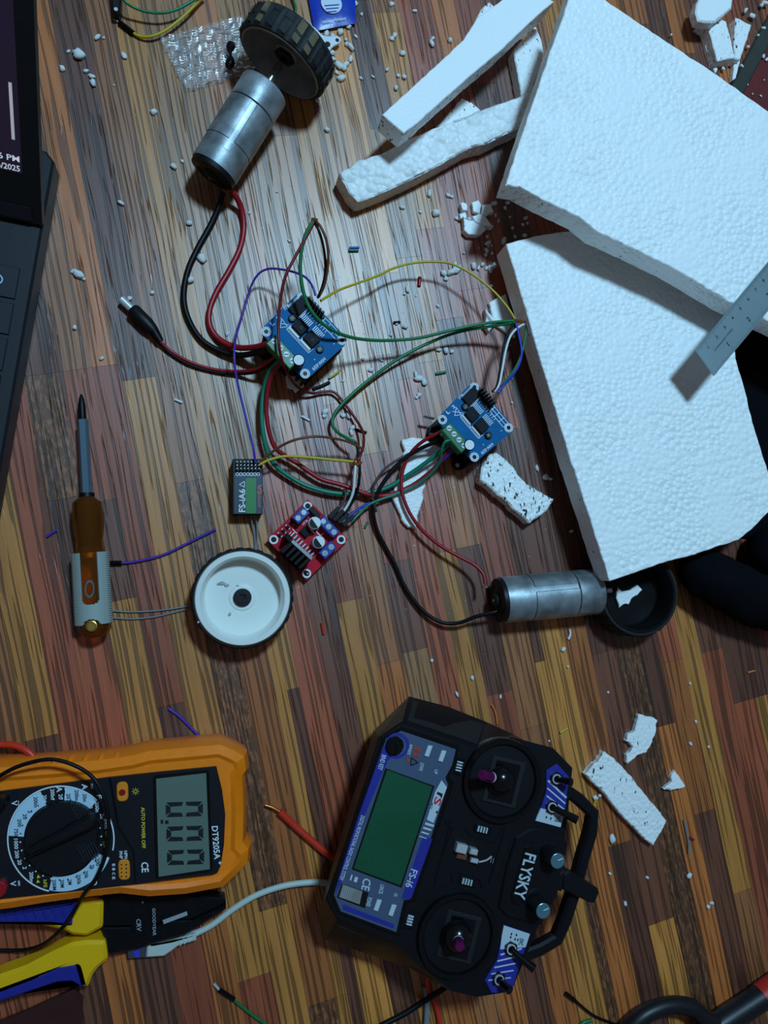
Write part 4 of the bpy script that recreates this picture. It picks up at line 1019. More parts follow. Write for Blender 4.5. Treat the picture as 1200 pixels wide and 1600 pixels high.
lab = [('20m', 210, 325, 0), ('200m', 247, 303, 0), ('20', 285, 315, 0), ('20', 322, 313, 1), ('200m', 360, 308, 1), ('20m', 398, 320, 1), ('20n', 430, 350, 0), ('200n', 456, 362, 0), ('2u', 479, 405, 0), ('200u', 497, 440, 0),
       ('200m', 168, 340, 1), ('2', 140, 385, 1), ('20', 117, 408, 1), ('200', 92, 438, 1), ('750', 76, 482, 1), ('1000', 76, 536, 0), ('200', 80, 585, 0), ('20', 92, 622, 0), ('2', 116, 648, 0), ('200m', 148, 692, 0),
       ('200', 458, 620, 1), ('2k', 433, 645, 1), ('20k', 405, 680, 1), ('200k', 370, 703, 1), ('2M', 328, 715, 1), ('20M', 292, 722, 1), ('200M', 255, 728, 1)]
for s, x, y, k in lab:
    X, Y = Z3(x, y); text_cw(dl if k else wl, s, X, Y, 4.1 * len(s), 6.2, zp, -.06)
text_cw(yl, 'hFE', *Z3(212, 722), 12, 5.4, zp, -.06)
for k in range(30):
    a = math.radians(-100 + k * 12); X, Y = CX + 63.5 * math.cos(a), CY + 63.5 * math.sin(a)
    tgt = dl if any(lo_ <= (math.degrees(a) + 720) % 360 <= hi_ for lo_, hi_ in ((184, 247), (275, 313), (21, 103))) else wl
    tgt.add(*disc(X, Y, zp, ZM, .00045, 8))
for s, x, y, w, hh in (('V', 68, 345, 8, 9), ('~', 85, 345, 8, 3), ('V', 62, 722, 8, 9), ('=', 87, 720, 8, 4), ('A', 278, 280, 9, 9), ('~', 303, 275, 8, 3), ('A', 398, 268, 9, 9), ('=', 428, 266, 8, 5), ('F', 466, 315, 6, 7), ('DT9205A', 1013, 530, 52, 9.5), ('+', 1030, 625, 6, 6), ('CE', 680, 645, 16, 11), ('NPN', 590, 586, 12, 5), ('PNP', 567, 588, 12, 5), ('E', 533, 635, 4, 4.4), ('B', 533, 655, 4, 4.4), ('C', 533, 675, 4, 4.4), ('E', 533, 696, 4, 4.4)):
    text_cw(wl, s, *Z3(x, y), w, hh, zp, -.08)
X, Y = Z3(440, 717)
wl.add(*prism([(X + 5 * math.cos(math.radians(a)) * r_, Y + 4.6 * math.sin(math.radians(a)) * r_) for r_, seq in ((1, range(-145, 146, 29)), (.66, range(145, -146, -29))) for a in seq], zp, ZM))
text_cw(yl, 'AUTO POWER OFF', *Z3(672, 460), 64, 5.6, zp, -.02)
X, Y = Z3(635, 290)
yl.add(*ringdisc(X, Y, zp, ZM, .0010, .0007, 14))
for k in range(8):
    a = k * math.pi / 4; yl.add(*prism(orect(X + 4.6 * math.cos(a), Y + 4.6 * math.sin(a), math.cos(a), math.sin(a), 2.2, .8), zp, ZM))
for (x, y) in ((180, 690), (178, 712)): yl.add(*prism([Z3(x - 8, y + 7), Z3(x + 9, y + 4), Z3(x - 2, y - 9)], zp, ZM))
text_cw(yl, 'OFF', *Z3(500, 492), 10, 4.5, zp, -.1); text_cw(yl, '1.5V', *Z3(490, 540), 10, 4.5, zp, -.1)
wl.build('white_lettering', 'mm_white', pan, kind='stuff'); dl.build('dark_lettering', 'lcd_ink', pan, kind='stuff'); yl.build('yellow_lettering', 'mm_yellow', pan, kind='stuff')
X, Y = Z3(572, 293)
bt = MB().add(*prism(rounded([(X - 9, Y - 15), (X + 9, Y - 16), (X + 10, Y + 14), (X - 8, Y + 16)], 9, 5), ZM + .0014, ZM, .0006)).build('power_button', 'button_orange', t, smooth=40)
MB().add(*disc(X, Y + 1, ZM + .0022, ZM + .001, .0019, 20, .0005)).build('button_dot', 'red_dot', bt, smooth=40)
X, Y = Z3(580, 660)
so = MB().add(*prism(rounded([(X - 9, Y - 16), (X + 9, Y - 17), (X + 10, Y + 15), (X - 8, Y + 16)], 8, 5), ZM + .0012, ZM, .0006)).build('transistor_socket', 'button_orange', t, smooth=40)
hl = MB()
for i in range(2):
    for j in range(4): hl.add(*disc(X - 3.5 + i * 7.5, Y - 9 + j * 6.2, ZM + .0013, ZM + .0011, .0005, 8))
hl.build('socket_hole', 'lcd_ink', so)
MB().add(*prism([(170, 1216), (173, 1216), (186, 1290), (210, 1330), (213, 1381), (210, 1381), (207, 1332), (183, 1292)], ZM + .0002, ZM)).build('panel_seam', 'black_gloss', pan)
rp = MB().add(*disc(-4, 1391, ZM + .005, ZM, .0048, 24, .0008)).build('red_probe_plug', 'w_red', t, smooth=40)
MB().add(*disc(-2, 1256, ZM + .010, ZM, .0034, 24, .0008)).build('black_probe_plug', 'w_black', t, smooth=40)

# leads of the meter
wire('test_lead', [(-40, 1166, .010), (0, 1163, .010), (25, 1165, .012), (45, 1175, .014), (58, 1189, .014), (64, 1196, .012)], .0021, 'w_orange_red', 'thick red test lead curling behind the multimeter', cat='cable')
wire('test_lead', [(-40, 1236, .040), (0, 1212, .044), (30, 1197, .046), (70, 1187, .048), (100, 1190, .049), (130, 1203, .050), (150, 1221, .052), (164, 1250, .053), (170, 1290, .053), (165, 1335, .053), (150, 1372, .048), (133, 1394, .042), (118, 1420, .030), (97, 1450, .030), (70, 1474, .016), (40, 1484, .006), (0, 1485, .003), (-40, 1484, .003)], .0012, 'w_black', 'thin black test lead looping over the multimeter dial', cat='cable')

# ================================================================== PLIERS
t = thing('combination_pliers', 'black pliers with yellow and blue handles tucked below the multimeter', 'pliers', (P(160, 1450, 0).x, P(160, 1450, 0).y, 0))
Zp = .0115
MB().add(*prism([(155, 1400), (200, 1398), (290, 1398), (351, 1404), (353, 1411), (300, 1436), (262, 1437), (240, 1446), (160, 1447)], Zp + .001, .0015, .0008)).build('upper_jaw', 'pl_steel', t)
MB().add(*prism([(160, 1450), (240, 1449), (262, 1440), (300, 1438.5), (353, 1413.5), (353, 1421), (322, 1440), (290, 1460), (250, 1472), (213, 1484), (168, 1492), (163, 1475)], Zp, .0015, .0008)).build('lower_jaw', 'pl_steel', t)
MB().add(*disc(222, 1447, Zp + .0012, Zp, .0062, 32, .0006)).build('pivot', 'pl_steel', t, smooth=40)
MB().add(*prism([(254, 1438), (292, 1424), (293, 1430), (256, 1444)], Zp + .0013, Zp + .0009)).build('pipe_grip_slot', 'etch', t)
jt = MB()
for k in range(9): jt.add(*prism(orect(296 + k * 5.6, 1437.0 - k * 2.6, .42, .9, 6, 1.3), Zp + .0013, Zp + .0006))
jt.build('jaw_teeth', 'w_black', t)
el = MB(); text(el, 'GOODYEAR', (238, 1419), (239, 1462), (243, 1419), Zp + .0014); text(el, 'CRV', (213, 1436), (214, 1455), (220, 1436), Zp + .0014)
el.add(*disc(223, 1410, Zp + .0013, Zp + .0009, .0006, 10)); el.build('etched_lettering', 'etch', t, kind='stuff')
uh = MB().add(*prism(rounded([(-60, 1448), (0, 1446), (60, 1446), (100, 1455), (112, 1462), (135, 1464), (160, 1450), (161, 1409), (140, 1404), (117, 1412), (112, 1432), (0, 1438), (-60, 1440)], 4, 2), Zp + .005, .001, .002)).build('upper_handle', 'pl_yellow', t, smooth=30)
MB().add(*prism(rounded([(-60, 1420), (0, 1416), (60, 1410), (117, 1407), (116, 1448), (112, 1451), (80, 1447), (0, 1447), (-60, 1448)], 4, 2), Zp + .0062, .001, .0025)).build('upper_handle_grip', 'pl_blue', uh, smooth=30)
lh = MB().add(*prism(rounded([(-60, 1552), (0, 1524), (40, 1510), (80, 1489), (112, 1474), (135, 1471), (164, 1471), (168, 1500), (152, 1514), (143, 1526), (137, 1544), (125, 1542), (122, 1512), (112, 1508), (60, 1532), (0, 1552), (-60, 1572)], 4, 2), Zp + .005, .001, .002)).build('lower_handle', 'pl_yellow', t, smooth=30)
MB().add(*prism([(-60, 1571), (0, 1550), (50, 1531), (90, 1512), (119, 1507), (124, 1525), (129, 1544), (112, 1535), (90, 1536), (60, 1546), (0, 1566), (-60, 1588)], Zp + .0058, .0008, .0012)).build('lower_handle_grip', 'pl_blue', lh, smooth=30)
for k in range(7):
    MB().add(*prism(orect(8 + k * 15, 1430 - k * 1.2, .35, .9, 24, 3), Zp + .0068, Zp + .004, .0005)).build('grip_groove', 'pl_blue', uh, smooth=30)

# ================================================================== GREY USB CABLE AND OTHER LEADS AT THE BOTTOM
t = thing('usb_cable', 'pale grey cable with a plug running from the pliers to the controller', 'cable', (P(300, 1460, 0).x, P(300, 1460, 0).y, 0))
wire('cord', [(298, 1462, .0035), (330, 1446, .0032), (365, 1420, .003), (400, 1399, .003), (440, 1385, .003), (480, 1379, .003), (510, 1380, .003), (560, 1392, .003)], .0021, 'cable_grey', '', parent=t)
pl = MB().add(*prism(rounded([(229, 1480), (228, 1497), (256, 1495), (268, 1487), (278, 1479), (307, 1470), (306, 1459), (290, 1464), (270, 1470), (237, 1476), (237, 1474), (231, 1475)], 2, 2), .0075, .0008, .001)).build('plug_boot', 'cable_grey', t, smooth=30)
MB().add(*prism([(199, 1484), (228, 1477), (229, 1496), (200, 1498)], .0065, .0012, .0003)).build('plug_shell', 'usb_metal', t)
MB().add(*prism([(209, 1483), (217, 1481), (218, 1496), (210, 1496)], .0067, .0064)).build('plug_tongue', 'usb_blue', t)
for k in range(4): MB().add(*prism(orect(281 + k * 7, 1474 - k * 3, .25, .97, 9, 1.6), .0079, .007)).build('boot_rib', 'cable_grey', pl)
t = thing('jumper_wire', 'green jumper wire with a black pin below the pliers', 'wire', (P(360, 1560, 0).x, P(360, 1560, 0).y, 0))
wire('core', [(364, 1561, .0025), (378, 1573, .002), (400, 1590, .002), (430, 1610, .002), (480, 1650, .002), (520, 1700, .002)], .0010, 'w_green', '', parent=t)
MB().add(*tube([P(342, 1546, .0025), P(366, 1562, .0025)], .0016, 6, smooth=False)).build('pin_housing', 'w_black', t)
MB().add(*tube([P(334, 1537, .0022), P(343, 1547, .0025)], .0009, 6, smooth=False)).build('pin', 'solder', t)
t = thing('power_lead', 'thick red lead with bare copper end left of the controller', 'wire', (P(470, 1300, 0).x, P(470, 1300, 0).y, 0))
wire('insulation', [(437, 1268, .004), (460, 1290, .003), (485, 1312, .003), (510, 1333, .003), (540, 1352, .003)], .0024, 'w_orange_red', '', parent=t)
wire('copper_end', [(414, 1258, .003), (426, 1262, .0035), (438, 1269, .004)], .0010, 'copper', '', parent=t)
wire('power_lead', [(700, 1540, .012), (690, 1547, .010), (660, 1566, .004), (630, 1585, .003), (590, 1606, .003), (540, 1640, .003), (470, 1700, .003)], .0019, 'w_black', 'black lead leaving the lower edge of the controller', cat='cable')
wire('power_lead', [(668, 1520, .010), (668, 1540, .006), (674, 1552, .004), (681, 1570, .003), (686, 1590, .003), (690, 1615, .003), (700, 1660, .003), (730, 1710, .003)], .0019, 'w_orange_red', 'red lead hanging out below the controller')
wire('power_lead', [(664, 1540, .004), (667, 1562, .003), (667, 1585, .003), (664, 1612, .003), (650, 1660, .003), (640, 1710, .003)], .0022, 'w_grey', 'grey lead between the red and black ones below the controller')
t = thing('jumper_wire', 'thin black jumper wire at the bottom right of the controller', 'wire', (P(900, 1560, 0).x, P(900, 1560, 0).y, 0))
wire('core', [(898, 1562, .0025), (912, 1575, .002), (930, 1588, .002), (955, 1598, .002), (980, 1610, .002), (1010, 1640, .002), (1030, 1700, .002)], .0009, 'w_black', '', parent=t)
MB().add(*tube([P(884, 1552, .0025), P(899, 1564, .0025)], .0015, 6, smooth=False)).build('pin_housing', 'w_black', t)
wire('jumper_wire', [(900, 1612, .0015), (910, 1599, .002), (925, 1594, .002)], .0014, 'w_green', 'bit of green wire at the bottom edge beside the thin black jumper')

# tool handle in the corner
t = thing('hand_tool', 'black tool frame with a red-banded handle in the bottom right corner', 'tool', (P(1130, 1590, 0).x, P(1130, 1590, 0).y, 0))
MB().add(*tube(wpts([(960, 1640, .010), (985, 1606, .012), (1010, 1584, .013), (1045, 1571, .013), (1080, 1574, .013), (1100, 1590, .013), (1122, 1600, .013), (1150, 1620, .012)]), .0062, 14)).build('frame', 'tool_black', t, smooth=60)
MB().add(*tube(wpts([(1075, 1640, .011), (1120, 1604, .012), (1160, 1577, .012), (1192, 1556, .012)]), .0088, 16)).build('handle', 'tool_black', t, smooth=60)
MB().add(*tube(wpts([(1189, 1558, .012), (1220, 1536, .012), (1260, 1508, .012)]), .0093, 16)).build('red_band', 'tool_red', t, smooth=60)
# dark glossy card corner, bottom left
MB().add(*prism([(-60, 1620), (40, 1580), (116, 1545), (129, 1560), (128, 1640), (-60, 1680)], .003, .0003, .0004)).build('dark_card', 'dark_card', None, label='dark reddish glossy sheet corner below the pliers handles', cat='sheet')

# ================================================================== RADIO CONTROLLER
ZF = .056
t = thing('radio_transmitter', 'black radio controller with two sticks, green screen and carrying handle', 'controller', (P(700, 1330, 0).x, P(700, 1330, 0).y, 0))
Z1 = lambda x, y: (480 + x / 3.81, 1080 + y / 3.81)
Z2 = lambda x, y: (620 + x / 3.53, 1100 + y / 3.53)
Z4 = lambda x, y: (600 + x / 3.333, 1320 + y / 3.333)
top = [(592, 1152), (628, 1129), (690, 1150), (746, 1169), (800, 1152), (866, 1169), (896, 1200), (890, 1262), (872, 1400), (846, 1440), (800, 1551), (744, 1560), (704, 1550), (660, 1515), (622, 1478), (527, 1436), (509, 1404), (548, 1290)]
bot = [(584, 1142), (639, 1088), (700, 1104), (760, 1128), (802, 1147), None, None, None, None, None, None, None, None, (640, 1512), (600, 1499), (506, 1468), (496, 1432), (537, 1290)]
wt = px(top, ZF)
zb_ = .012
wb = [P(b[0], b[1], .022) if b else None for b in bot]
cen = sum(wt, Vector()) / len(wt)
for i, b in enumerate(wb):
    if b is None: wb[i] = wt[i].lerp(Vector((cen.x, cen.y, 0)), .06)
    wb[i] = Vector((wb[i].x, wb[i].y, .022))
wu = [Vector((p.x, p.y, .0)).lerp(Vector((cen.x, cen.y, 0)), .12) + Vector((0, 0, .001)) for p in wb]
if area2(wt) < 0: wt = wt[::-1]; wb = wb[::-1]; wu = wu[::-1]
edge = [w.lerp(b, .04) for w, b in zip(wt, wb)]
body = MB().add(*loft([wu, wb, edge, inset(wt, .0008)])).build('body', 'tx_body', t, smooth=25)
# textured side grip, lying on the slanted flank
def flank(i, j, a0, a1, s0, s1, lift=.0004):
    "quad on the body side between outline points i and j (0 = top edge, 1 = lower edge)"
    T = px(top, ZF); Bq = [P(b[0], b[1], .022) if b else None for b in bot]
    f_ = lambda a, s: T[i].lerp(T[j], a).lerp(Bq[i].lerp(Bq[j], a), s)
    q = [f_(a0, s0), f_(a1, s0), f_(a1, s1), f_(a0, s1)]
    n_ = (q[1] - q[0]).cross(q[3] - q[0]).normalized(); n_ = n_ if n_.z > 0 else -n_
    o = [p + n_ * lift for p in q]
    return o + [p - n_ * .001 for p in q], [[0, 1, 2, 3], [3, 2, 1, 0][:0] or [7, 6, 5, 4], [0, 4, 5, 1], [1, 5, 6, 2], [2, 6, 7, 3], [3, 7, 4, 0]]
MB().add(*flank(1, 3, .06, .98, .12, .86)).build('side_grip', 'dark_grip', body)
MB().add(*flank(14, 15, .08, .95, .2, .8)).build('side_grip', 'black_plastic', body)
# face plate
z1 = ZF + .0006
frame_pts = [Z1(448, 275), Z1(560, 210), Z1(905, 325), Z1(882, 440), Z1(842, 510), Z1(872, 555), Z1(770, 860), Z1(650, 1215), Z1(640, 1255), Z1(592, 1262), Z1(545, 1462), Z1(185, 1325), Z1(140, 1215), Z1(165, 1120)]
fr = MB().add(*prism(frame_pts, ZF + .0014, ZF - .002, .0006)).build('plate_frame', 'black_gloss', t)
plate_pts = [Z1(470, 282), Z1(560, 236), Z1(885, 346), Z1(862, 440), Z1(822, 515), Z1(838, 556), Z1(740, 860), Z1(625, 1200), Z1(612, 1238), Z1(575, 1243), Z1(530, 1434), Z1(200, 1310), Z1(160, 1213), Z1(182, 1130)]
z2 = ZF + .0016
plate = MB().add(*prism(plate_pts, z2, ZF)).build('face_plate', 'tx_plate', t)
z3 = z2 + .0002
MB().add(*prism([Z1(455, 320), Z1(500, 390), Z1(478, 420), Z1(330, 770), Z1(205, 1130), Z1(170, 1205), Z1(182, 1130), Z1(300, 760)], z3, z2)).build('blue_band', 'tx_blue', plate)
MB().add(*prism([Z1(690, 862), Z1(744, 880), Z1(620, 1232), Z1(572, 1240), Z1(565, 1225)], z3, z2)).build('blue_band', 'tx_blue', plate)
MB().add(*prism([Z1(215, 1270), Z1(520, 1390), Z1(512, 1412), Z1(210, 1300)], z3, z2)).build('blue_band', 'tx_blue', plate)
MB().add(*ringdisc(*Z1(535, 325), z3, z2, .0080, .0060, 32)).build('blue_ring', 'tx_blue', plate)
lp = MB().add(*prism([Z1(800, 530), Z1(832, 572), Z1(752, 785), Z1(712, 765), Z1(762, 600)], z3, z2)).build('logo_panel', 'tx_silver', plate)
for k in range(4): MB().add(*prism(orect(*Z1(728 - k * 13, 795 + k * 25), .96, .30, 14 - k * .8, 3.8 - k * .8), z3 + .0001, z2)).build('silver_stripe', 'tx_silver', plate)
lr = MB(); text(lr, 'S', Z1(765, 625), Z1(752, 672), Z1(803, 640), z3 + .0002); lr.build('logo_letter', 'logo_red', lp)
lk = MB(); lk.add(*prism([Z1(775, 598), Z1(808, 612), Z1(800, 640), Z1(790, 622), Z1(772, 612)], z3 + .0002, z3)); text(lk, 'SKY', Z1(742, 660), Z1(732, 700), Z1(752, 664), z3 + .0002); lk.add(*disc(*Z1(772, 720), z3 + .0002, z3, .0007, 10)); lk.build('logo_ink', 'lcd_ink', lp)
ls = MB().add(*prism([Z1(465, 458), Z1(758, 565), Z1(562, 1170), Z1(265, 1060)], z2 + .0003, z2)).build('screen_bezel', 'black_plastic', t)
MB().add(*prism([Z1(476, 468), Z1(745, 570), Z1(555, 1156), Z1(277, 1054)], z2 + .0005, z2)).build('screen', 'tx_lcd', ls)
tw = MB(); zt_ = z3 + .0002
text(tw, 'FS-i6', Z1(620, 1056), Z1(583, 1162), Z1(660, 1070), zt_)
text(tw, 'BIND KEY', Z1(446, 376), Z1(420, 465), Z1(472, 384), zt_)
text(tw, 'DIGITAL PROPORTIONAL RADIO CONTROL SYSTEM', Z1(322, 738), Z1(192, 1120), Z1(344, 746), zt_)
text(tw, 'CE', Z1(335, 1110), Z1(322, 1180), Z1(382, 1122), zt_); text(tw, 'POWER', Z1(360, 1225), Z1(345, 1278), Z1(388, 1232), zt_)
text(tw, 'CANCEL', Z1(437, 1148), Z1(425, 1205), Z1(460, 1156), zt_); text(tw, 'OK', Z1(520, 1200), Z1(514, 1222), Z1(540, 1206), zt_)
text(tw, 'DOWN', Z1(675, 425), Z1(664, 470), Z1(697, 432), zt_); text(tw, 'UP', Z1(760, 465), Z1(754, 490), Z1(780, 470), zt_); text(tw, 'AFHDS', Z1(612, 312), Z1(595, 375), Z1(630, 318), zt_)
tw.add(*prism(orect(*Z1(262, 1110), -.3, .95, 9, 2.4), zt_, z2)); tw.add(*prism(orect(*Z1(290, 1122), -.3, .95, 8, 5), zt_, z2))
tw.build('lettering', 'tx_silver', plate, kind='stuff')
tr2 = MB()
for p_ in ((645, 340), (668, 350), (640, 375), (662, 382), (600, 412)): tr2.add(*prism(orect(*Z1(*p_), -.3, .95, 6, 5), zt_, z2))
tr2.build('red_marks', 'tx_red', plate, kind='stuff')
tri = MB()
for s, e_ in (((620, 395), (660, 425)), ((660, 425), (618, 442)), ((618, 442), (620, 395))):
    a = Z1(*s); b = Z1(*e_); tri.add(*prism(orect((a[0] + b[0]) / 2, (a[1] + b[1]) / 2, b[0] - a[0], b[1] - a[1], 12, 1.6), zt_, z2))
tri.build('warning_mark', 'lcd_ink', plate)
for (x, y) in ((722, 357), (804, 387), (419, 1276), (507, 1306)):
    MB().add(*prism([Z1(x - 24, y + 28), Z1(x + 2, y + 36), Z1(x + 26, y - 30), Z1(x - 2, y - 34)], z2 + .0012, z2, .0002)).build('key', 'tx_silver', t)
bk = MB().add(*disc(*Z1(525, 328), z2 + .003, z2, .0058, 32, .0012)).build('bind_key', 'black_gloss', t, smooth=40)
MB().add(*disc(*Z1(546, 334), z2 + .0042, z2 + .002, .0023, 20, .0005)).build('bind_key_pip', 'black_gloss', bk, smooth=40)
ps = MB().add(*prism([Z1(205, 1145), Z1(365, 1200), Z1(345, 1292), Z1(178, 1228)], z2 + .0004, z2)).build('power_switch', 'black_plastic', t)
sl = MB().add(*prism([Z1(212, 1155), Z1(330, 1196), Z1(312, 1272), Z1(190, 1228)], z2 + .0022, z2, .0003)).build('slider', 'grey_hub', ps)
for k in range(6): MB().add(*prism(orect(*Z1(208 + k * 11, 1196 + k * 3.8), -.24, .97, 16, 1.2), z2 + .0027, z2 + .002)).build('slider_ridge', 'etch', sl)
# gimbals
def gimbal(cx, cy, ro, ri, ball, rb, tip, ztip):
    s = (P(cx + 50, cy, ZF) - P(cx - 50, cy, ZF)).length / 100
    c_ = P(cx, cy, ZF + .003)
    g_ = MB(); v, f = lathe(Vector((c_.x, c_.y, ZF - .004)), zz, [(0, ri * s * .96), (0, ro * s), (.0058, ro * s), (.0072, ro * s * .975), (.0072, ri * s * 1.04), (.0060, ri * s)], 64, False); ring_faces(v, f, 64, 6)
    go = g_.add(v, f).build('gimbal_ring', 'black_gloss', t, smooth=35)
    MB().add(*disc(cx, cy, ZF + .0012, ZF - .004, ri * s * 1.02, 48)).build('gimbal_plate', 'black_plastic', go)
    MB().add(*prism(orect(cx + 2, cy + 1, -.24, .97, ri * 1.46, ri * 1.06), ZF + .0022, ZF, .0006)).build('gimbal_frame', 'black_matte', go)
    MB().add(*prism(orect(cx + 2, cy + 1, -.24, .97, ri * 1.22, ri * .76), ZF + .0025, ZF + .001, .0002)).build('gimbal_slot', 'black_gloss', go)
    bc = P(*ball, ZF + .004); r_ = rb * s
    MB().add(*lathe(bc - zz * r_ * .55, zz, [(r_ * (1 - math.cos(a)) * .9, max(.0002, r_ * math.sin(a))) for a in [k * math.pi / 14 for k in range(5, 15)]], 32)).build('stick_ball', 'black_gloss', go, smooth=50)
    tp = P(*tip, ztip); base = bc + zz * r_ * .3; dd = (tp - base); Ls = dd.length
    st = MB().add(*lathe(base, dd, [(0, .0030), (Ls * .45, .0026), (Ls * .6, .0024)], 20)).build('stick', 'black_gloss', go, smooth=40)
    ti = MB().add(*lathe(base, dd, [(Ls * .5, .0030), (Ls * .56, .0034), (Ls * .92, .0034), (Ls, .0026)], 20, True, lambda i, n_, q: 1 - (.14 if i % 2 and q > Ls * .58 else 0))).build('stick_tip', 'purple_metal', st)
    MB().add(*lathe(base, dd, [(Ls * .46, .0031), (Ls * .50, .0034), (Ls * .54, .0031)], 20)).build('stick_collar', 'tx_silver', st, smooth=40)
gimbal(786, 1221, 61, 51, (781, 1216), 19, (752, 1211), ZF + .021)
gimbal(716, 1464, 62, 52, (712, 1459), 22, (718, 1480), ZF + .023)
# trims
for (x, y, ang) in ((718, 1198, 1), (754.5, 1297, 0), (730.5, 1379, 0), (641, 1439, 1)):
    axd = (-.24, .97) if ang else (.97, .24)
    to = MB().add(*prism(orect(x, y, *axd, 26, 11), ZF + .0012, ZF - .001, .0003)).build('trim_slot', 'black_gloss', t)
    for k in range(4):
        MB().add(*prism(orect(x + axd[0] * (k - 1.5) * 4.4, y + axd[1] * (k - 1.5) * 4.4, axd[1], -axd[0], 9, 2.2), ZF + .0034 - .0004 * abs(k - 1.5), ZF + .001, .0003)).build('trim_ridge', 'tx_silver', to)
for (x, y, ang) in ((754.5, 1297, 0), (730.5, 1379, 0)):
    pass
# strap hook and raised centre lines
hk = MB().add(*prism(orect(722, 1327, .97, .24, 17, 14), ZF + .0045, ZF, .0005)).build('strap_hook', 'chrome', t)
MB().add(*prism(orect(741, 1332, .97, .24, 12, 9), ZF + .0055, ZF, .0006)).add(*prism(orect(742, 1346, .97, .24, 12, 7), ZF + .003, ZF, .0006)).build('hook_bar', 'chrome', hk)
MB().add(*prism(orect(722, 1339, .97, .24, 16, 9), ZF + .002, ZF, .0005)).build('hook_base', 'w_brown', hk)
MB().add(*tube(wpts([(748, 1347, ZF + .001), (760, 1344, ZF + .001), (768, 1338, ZF + .001)]), .0006, 6)).build('hook_wire', 'chrome', hk)
cp_ = MB()
for a, b in ((Z2(300, 640), Z2(210, 1000)), (Z2(260, 640), Z2(310, 690)), (Z2(310, 690), Z2(240, 880)), (Z2(370, 680), Z2(400, 720)), (Z2(400, 720), Z2(540, 765)), (Z2(540, 765), Z2(590, 690)), (Z2(600, 690), Z2(510, 990)), (Z2(300, 930), Z2(310, 985)), (Z2(340, 930), Z2(460, 965)), (Z2(460, 965), Z2(470, 1020))):
    cp_.add(*prism(orect((a[0] + b[0]) / 2, (a[1] + b[1]) / 2, b[0] - a[0], b[1] - a[1], math.hypot(b[0] - a[0], b[1] - a[1]), 2.2), ZF + .0008, ZF - .001, .0003))
cp_.build('face_ribs', 'black_plastic', body, kind='stuff')
for k in range(3): MB().add(*prism(orect(*Z2(520 + k * 12, 862 + k * 3), -.24, .97, 8, 1), ZF + .0004, ZF)).build('face_tick', 'grey_hub', body)
# name plate island
isl = MB().add(*prism([Z2(735, 690), Z2(800, 685), Z2(920, 730), Z2(945, 770), Z2(910, 900), Z4(870, 330), Z4(820, 420), Z4(650, 380), Z4(600, 330), Z4(640, 120), Z2(660, 740)], ZF + .002, ZF - .002, .0008)).build('control_island', 'tx_body', t, smooth=25)
npl = MB().add(*prism([Z4(738, 15), Z4(765, 5), Z4(800, 45), Z4(795, 75), Z4(730, 300), Z4(705, 318), Z4(668, 300), Z4(665, 262)], ZF + .003, ZF + .001, .0004)).build('name_plate', 'black_gloss', isl)
tn = MB(); text(tn, 'FLYSKY', Z4(738, 40), Z4(675, 275), Z4(795, 56), ZF + .0032); tn.build('name_lettering', 'tx_silver', npl)
for (bx, by, cx_, cy_) in ((863, 1337, 871, 1345), (838, 1408, 848.5, 1423)):
    kb = MB().add(*disc(bx, by, ZF + .003, ZF, .0078, 40, .0006)).build('dial_base', 'black_plastic', t, smooth=40)
    b0 = P(bx, by, ZF + .003); tp = P(cx_, cy_, ZF + .015); b1 = Vector(((b0.x + tp.x) / 2, (b0.y + tp.y) / 2, ZF + .003)); dd = Vector((0, 0, 1))
    b1 = Vector((tp.x, tp.y, ZF + .002))
    ko = MB().add(*lathe(b1, dd, [(0, .0064), (.004, .0060), (.0122, .0054), (.0130, .0048)], 48, True, lambda i, n_, q: 1 - (.05 if i % 2 and .003 < q < .0125 else 0))).build('dial_knob', 'black_plastic', t)
    MB().add(*lathe(b1, dd, [(.0128, .0047), (.0134, .0047), (.0136, .0044)], 40)).build('dial_cap', 'knob_cap', ko, smooth=30)
    MB().add(*prismw([Vector((tp.x, tp.y, ZF + .0158)) + Vector(q) for q in ((0, .0002, 0), (.0035, .0012, 0), (.0035, .0016, 0), (0, .0006, 0))], ZF + .0155)).build('dial_mark', 'silk', ko)
# switch panels
p1 = MB().add(*prism([Z2(885, 330), Z2(950, 400), Z2(930, 580), Z2(905, 683), Z2(762, 645), Z2(790, 590), Z2(825, 480), Z2(825, 370)], ZF + .0010, ZF - .002, .0003)).build('switch_panel', 'tx_blue', t)
w1 = MB().add(*prism([Z2(795, 575), Z2(925, 605), Z2(903, 680), Z2(765, 643)], ZF + .0012, ZF)).build('white_field', 'tx_silver', p1)
for k in range(4): 
    a, b = Z2(832 + k * -4, 420 + k * 42), Z2(938 - k * 6, 520 + k * 32)
    MB().add(*prism(orect((a[0] + b[0]) / 2, (a[1] + b[1]) / 2, b[0] - a[0], b[1] - a[1], math.hypot(b[0] - a[0], b[1] - a[1]) - 2, 2.2 if k else 3), ZF + .0013, ZF)).build('white_stripe', 'tx_silver', p1)
p2 = MB().add(*prism([Z4(625, 418), Z4(762, 464), Z4(740, 530), Z4(662, 770), Z4(560, 772), Z4(526, 706), Z4(590, 600), Z4(613, 480)], ZF + .0010, ZF - .002, .0003)).build('switch_panel', 'tx_blue', t)
w2 = MB().add(*prism([Z4(625, 420), Z4(760, 465), Z4(738, 533), Z4(605, 545), Z4(613, 480)], ZF + .0012, ZF)).build('white_field', 'tx_silver', p2)
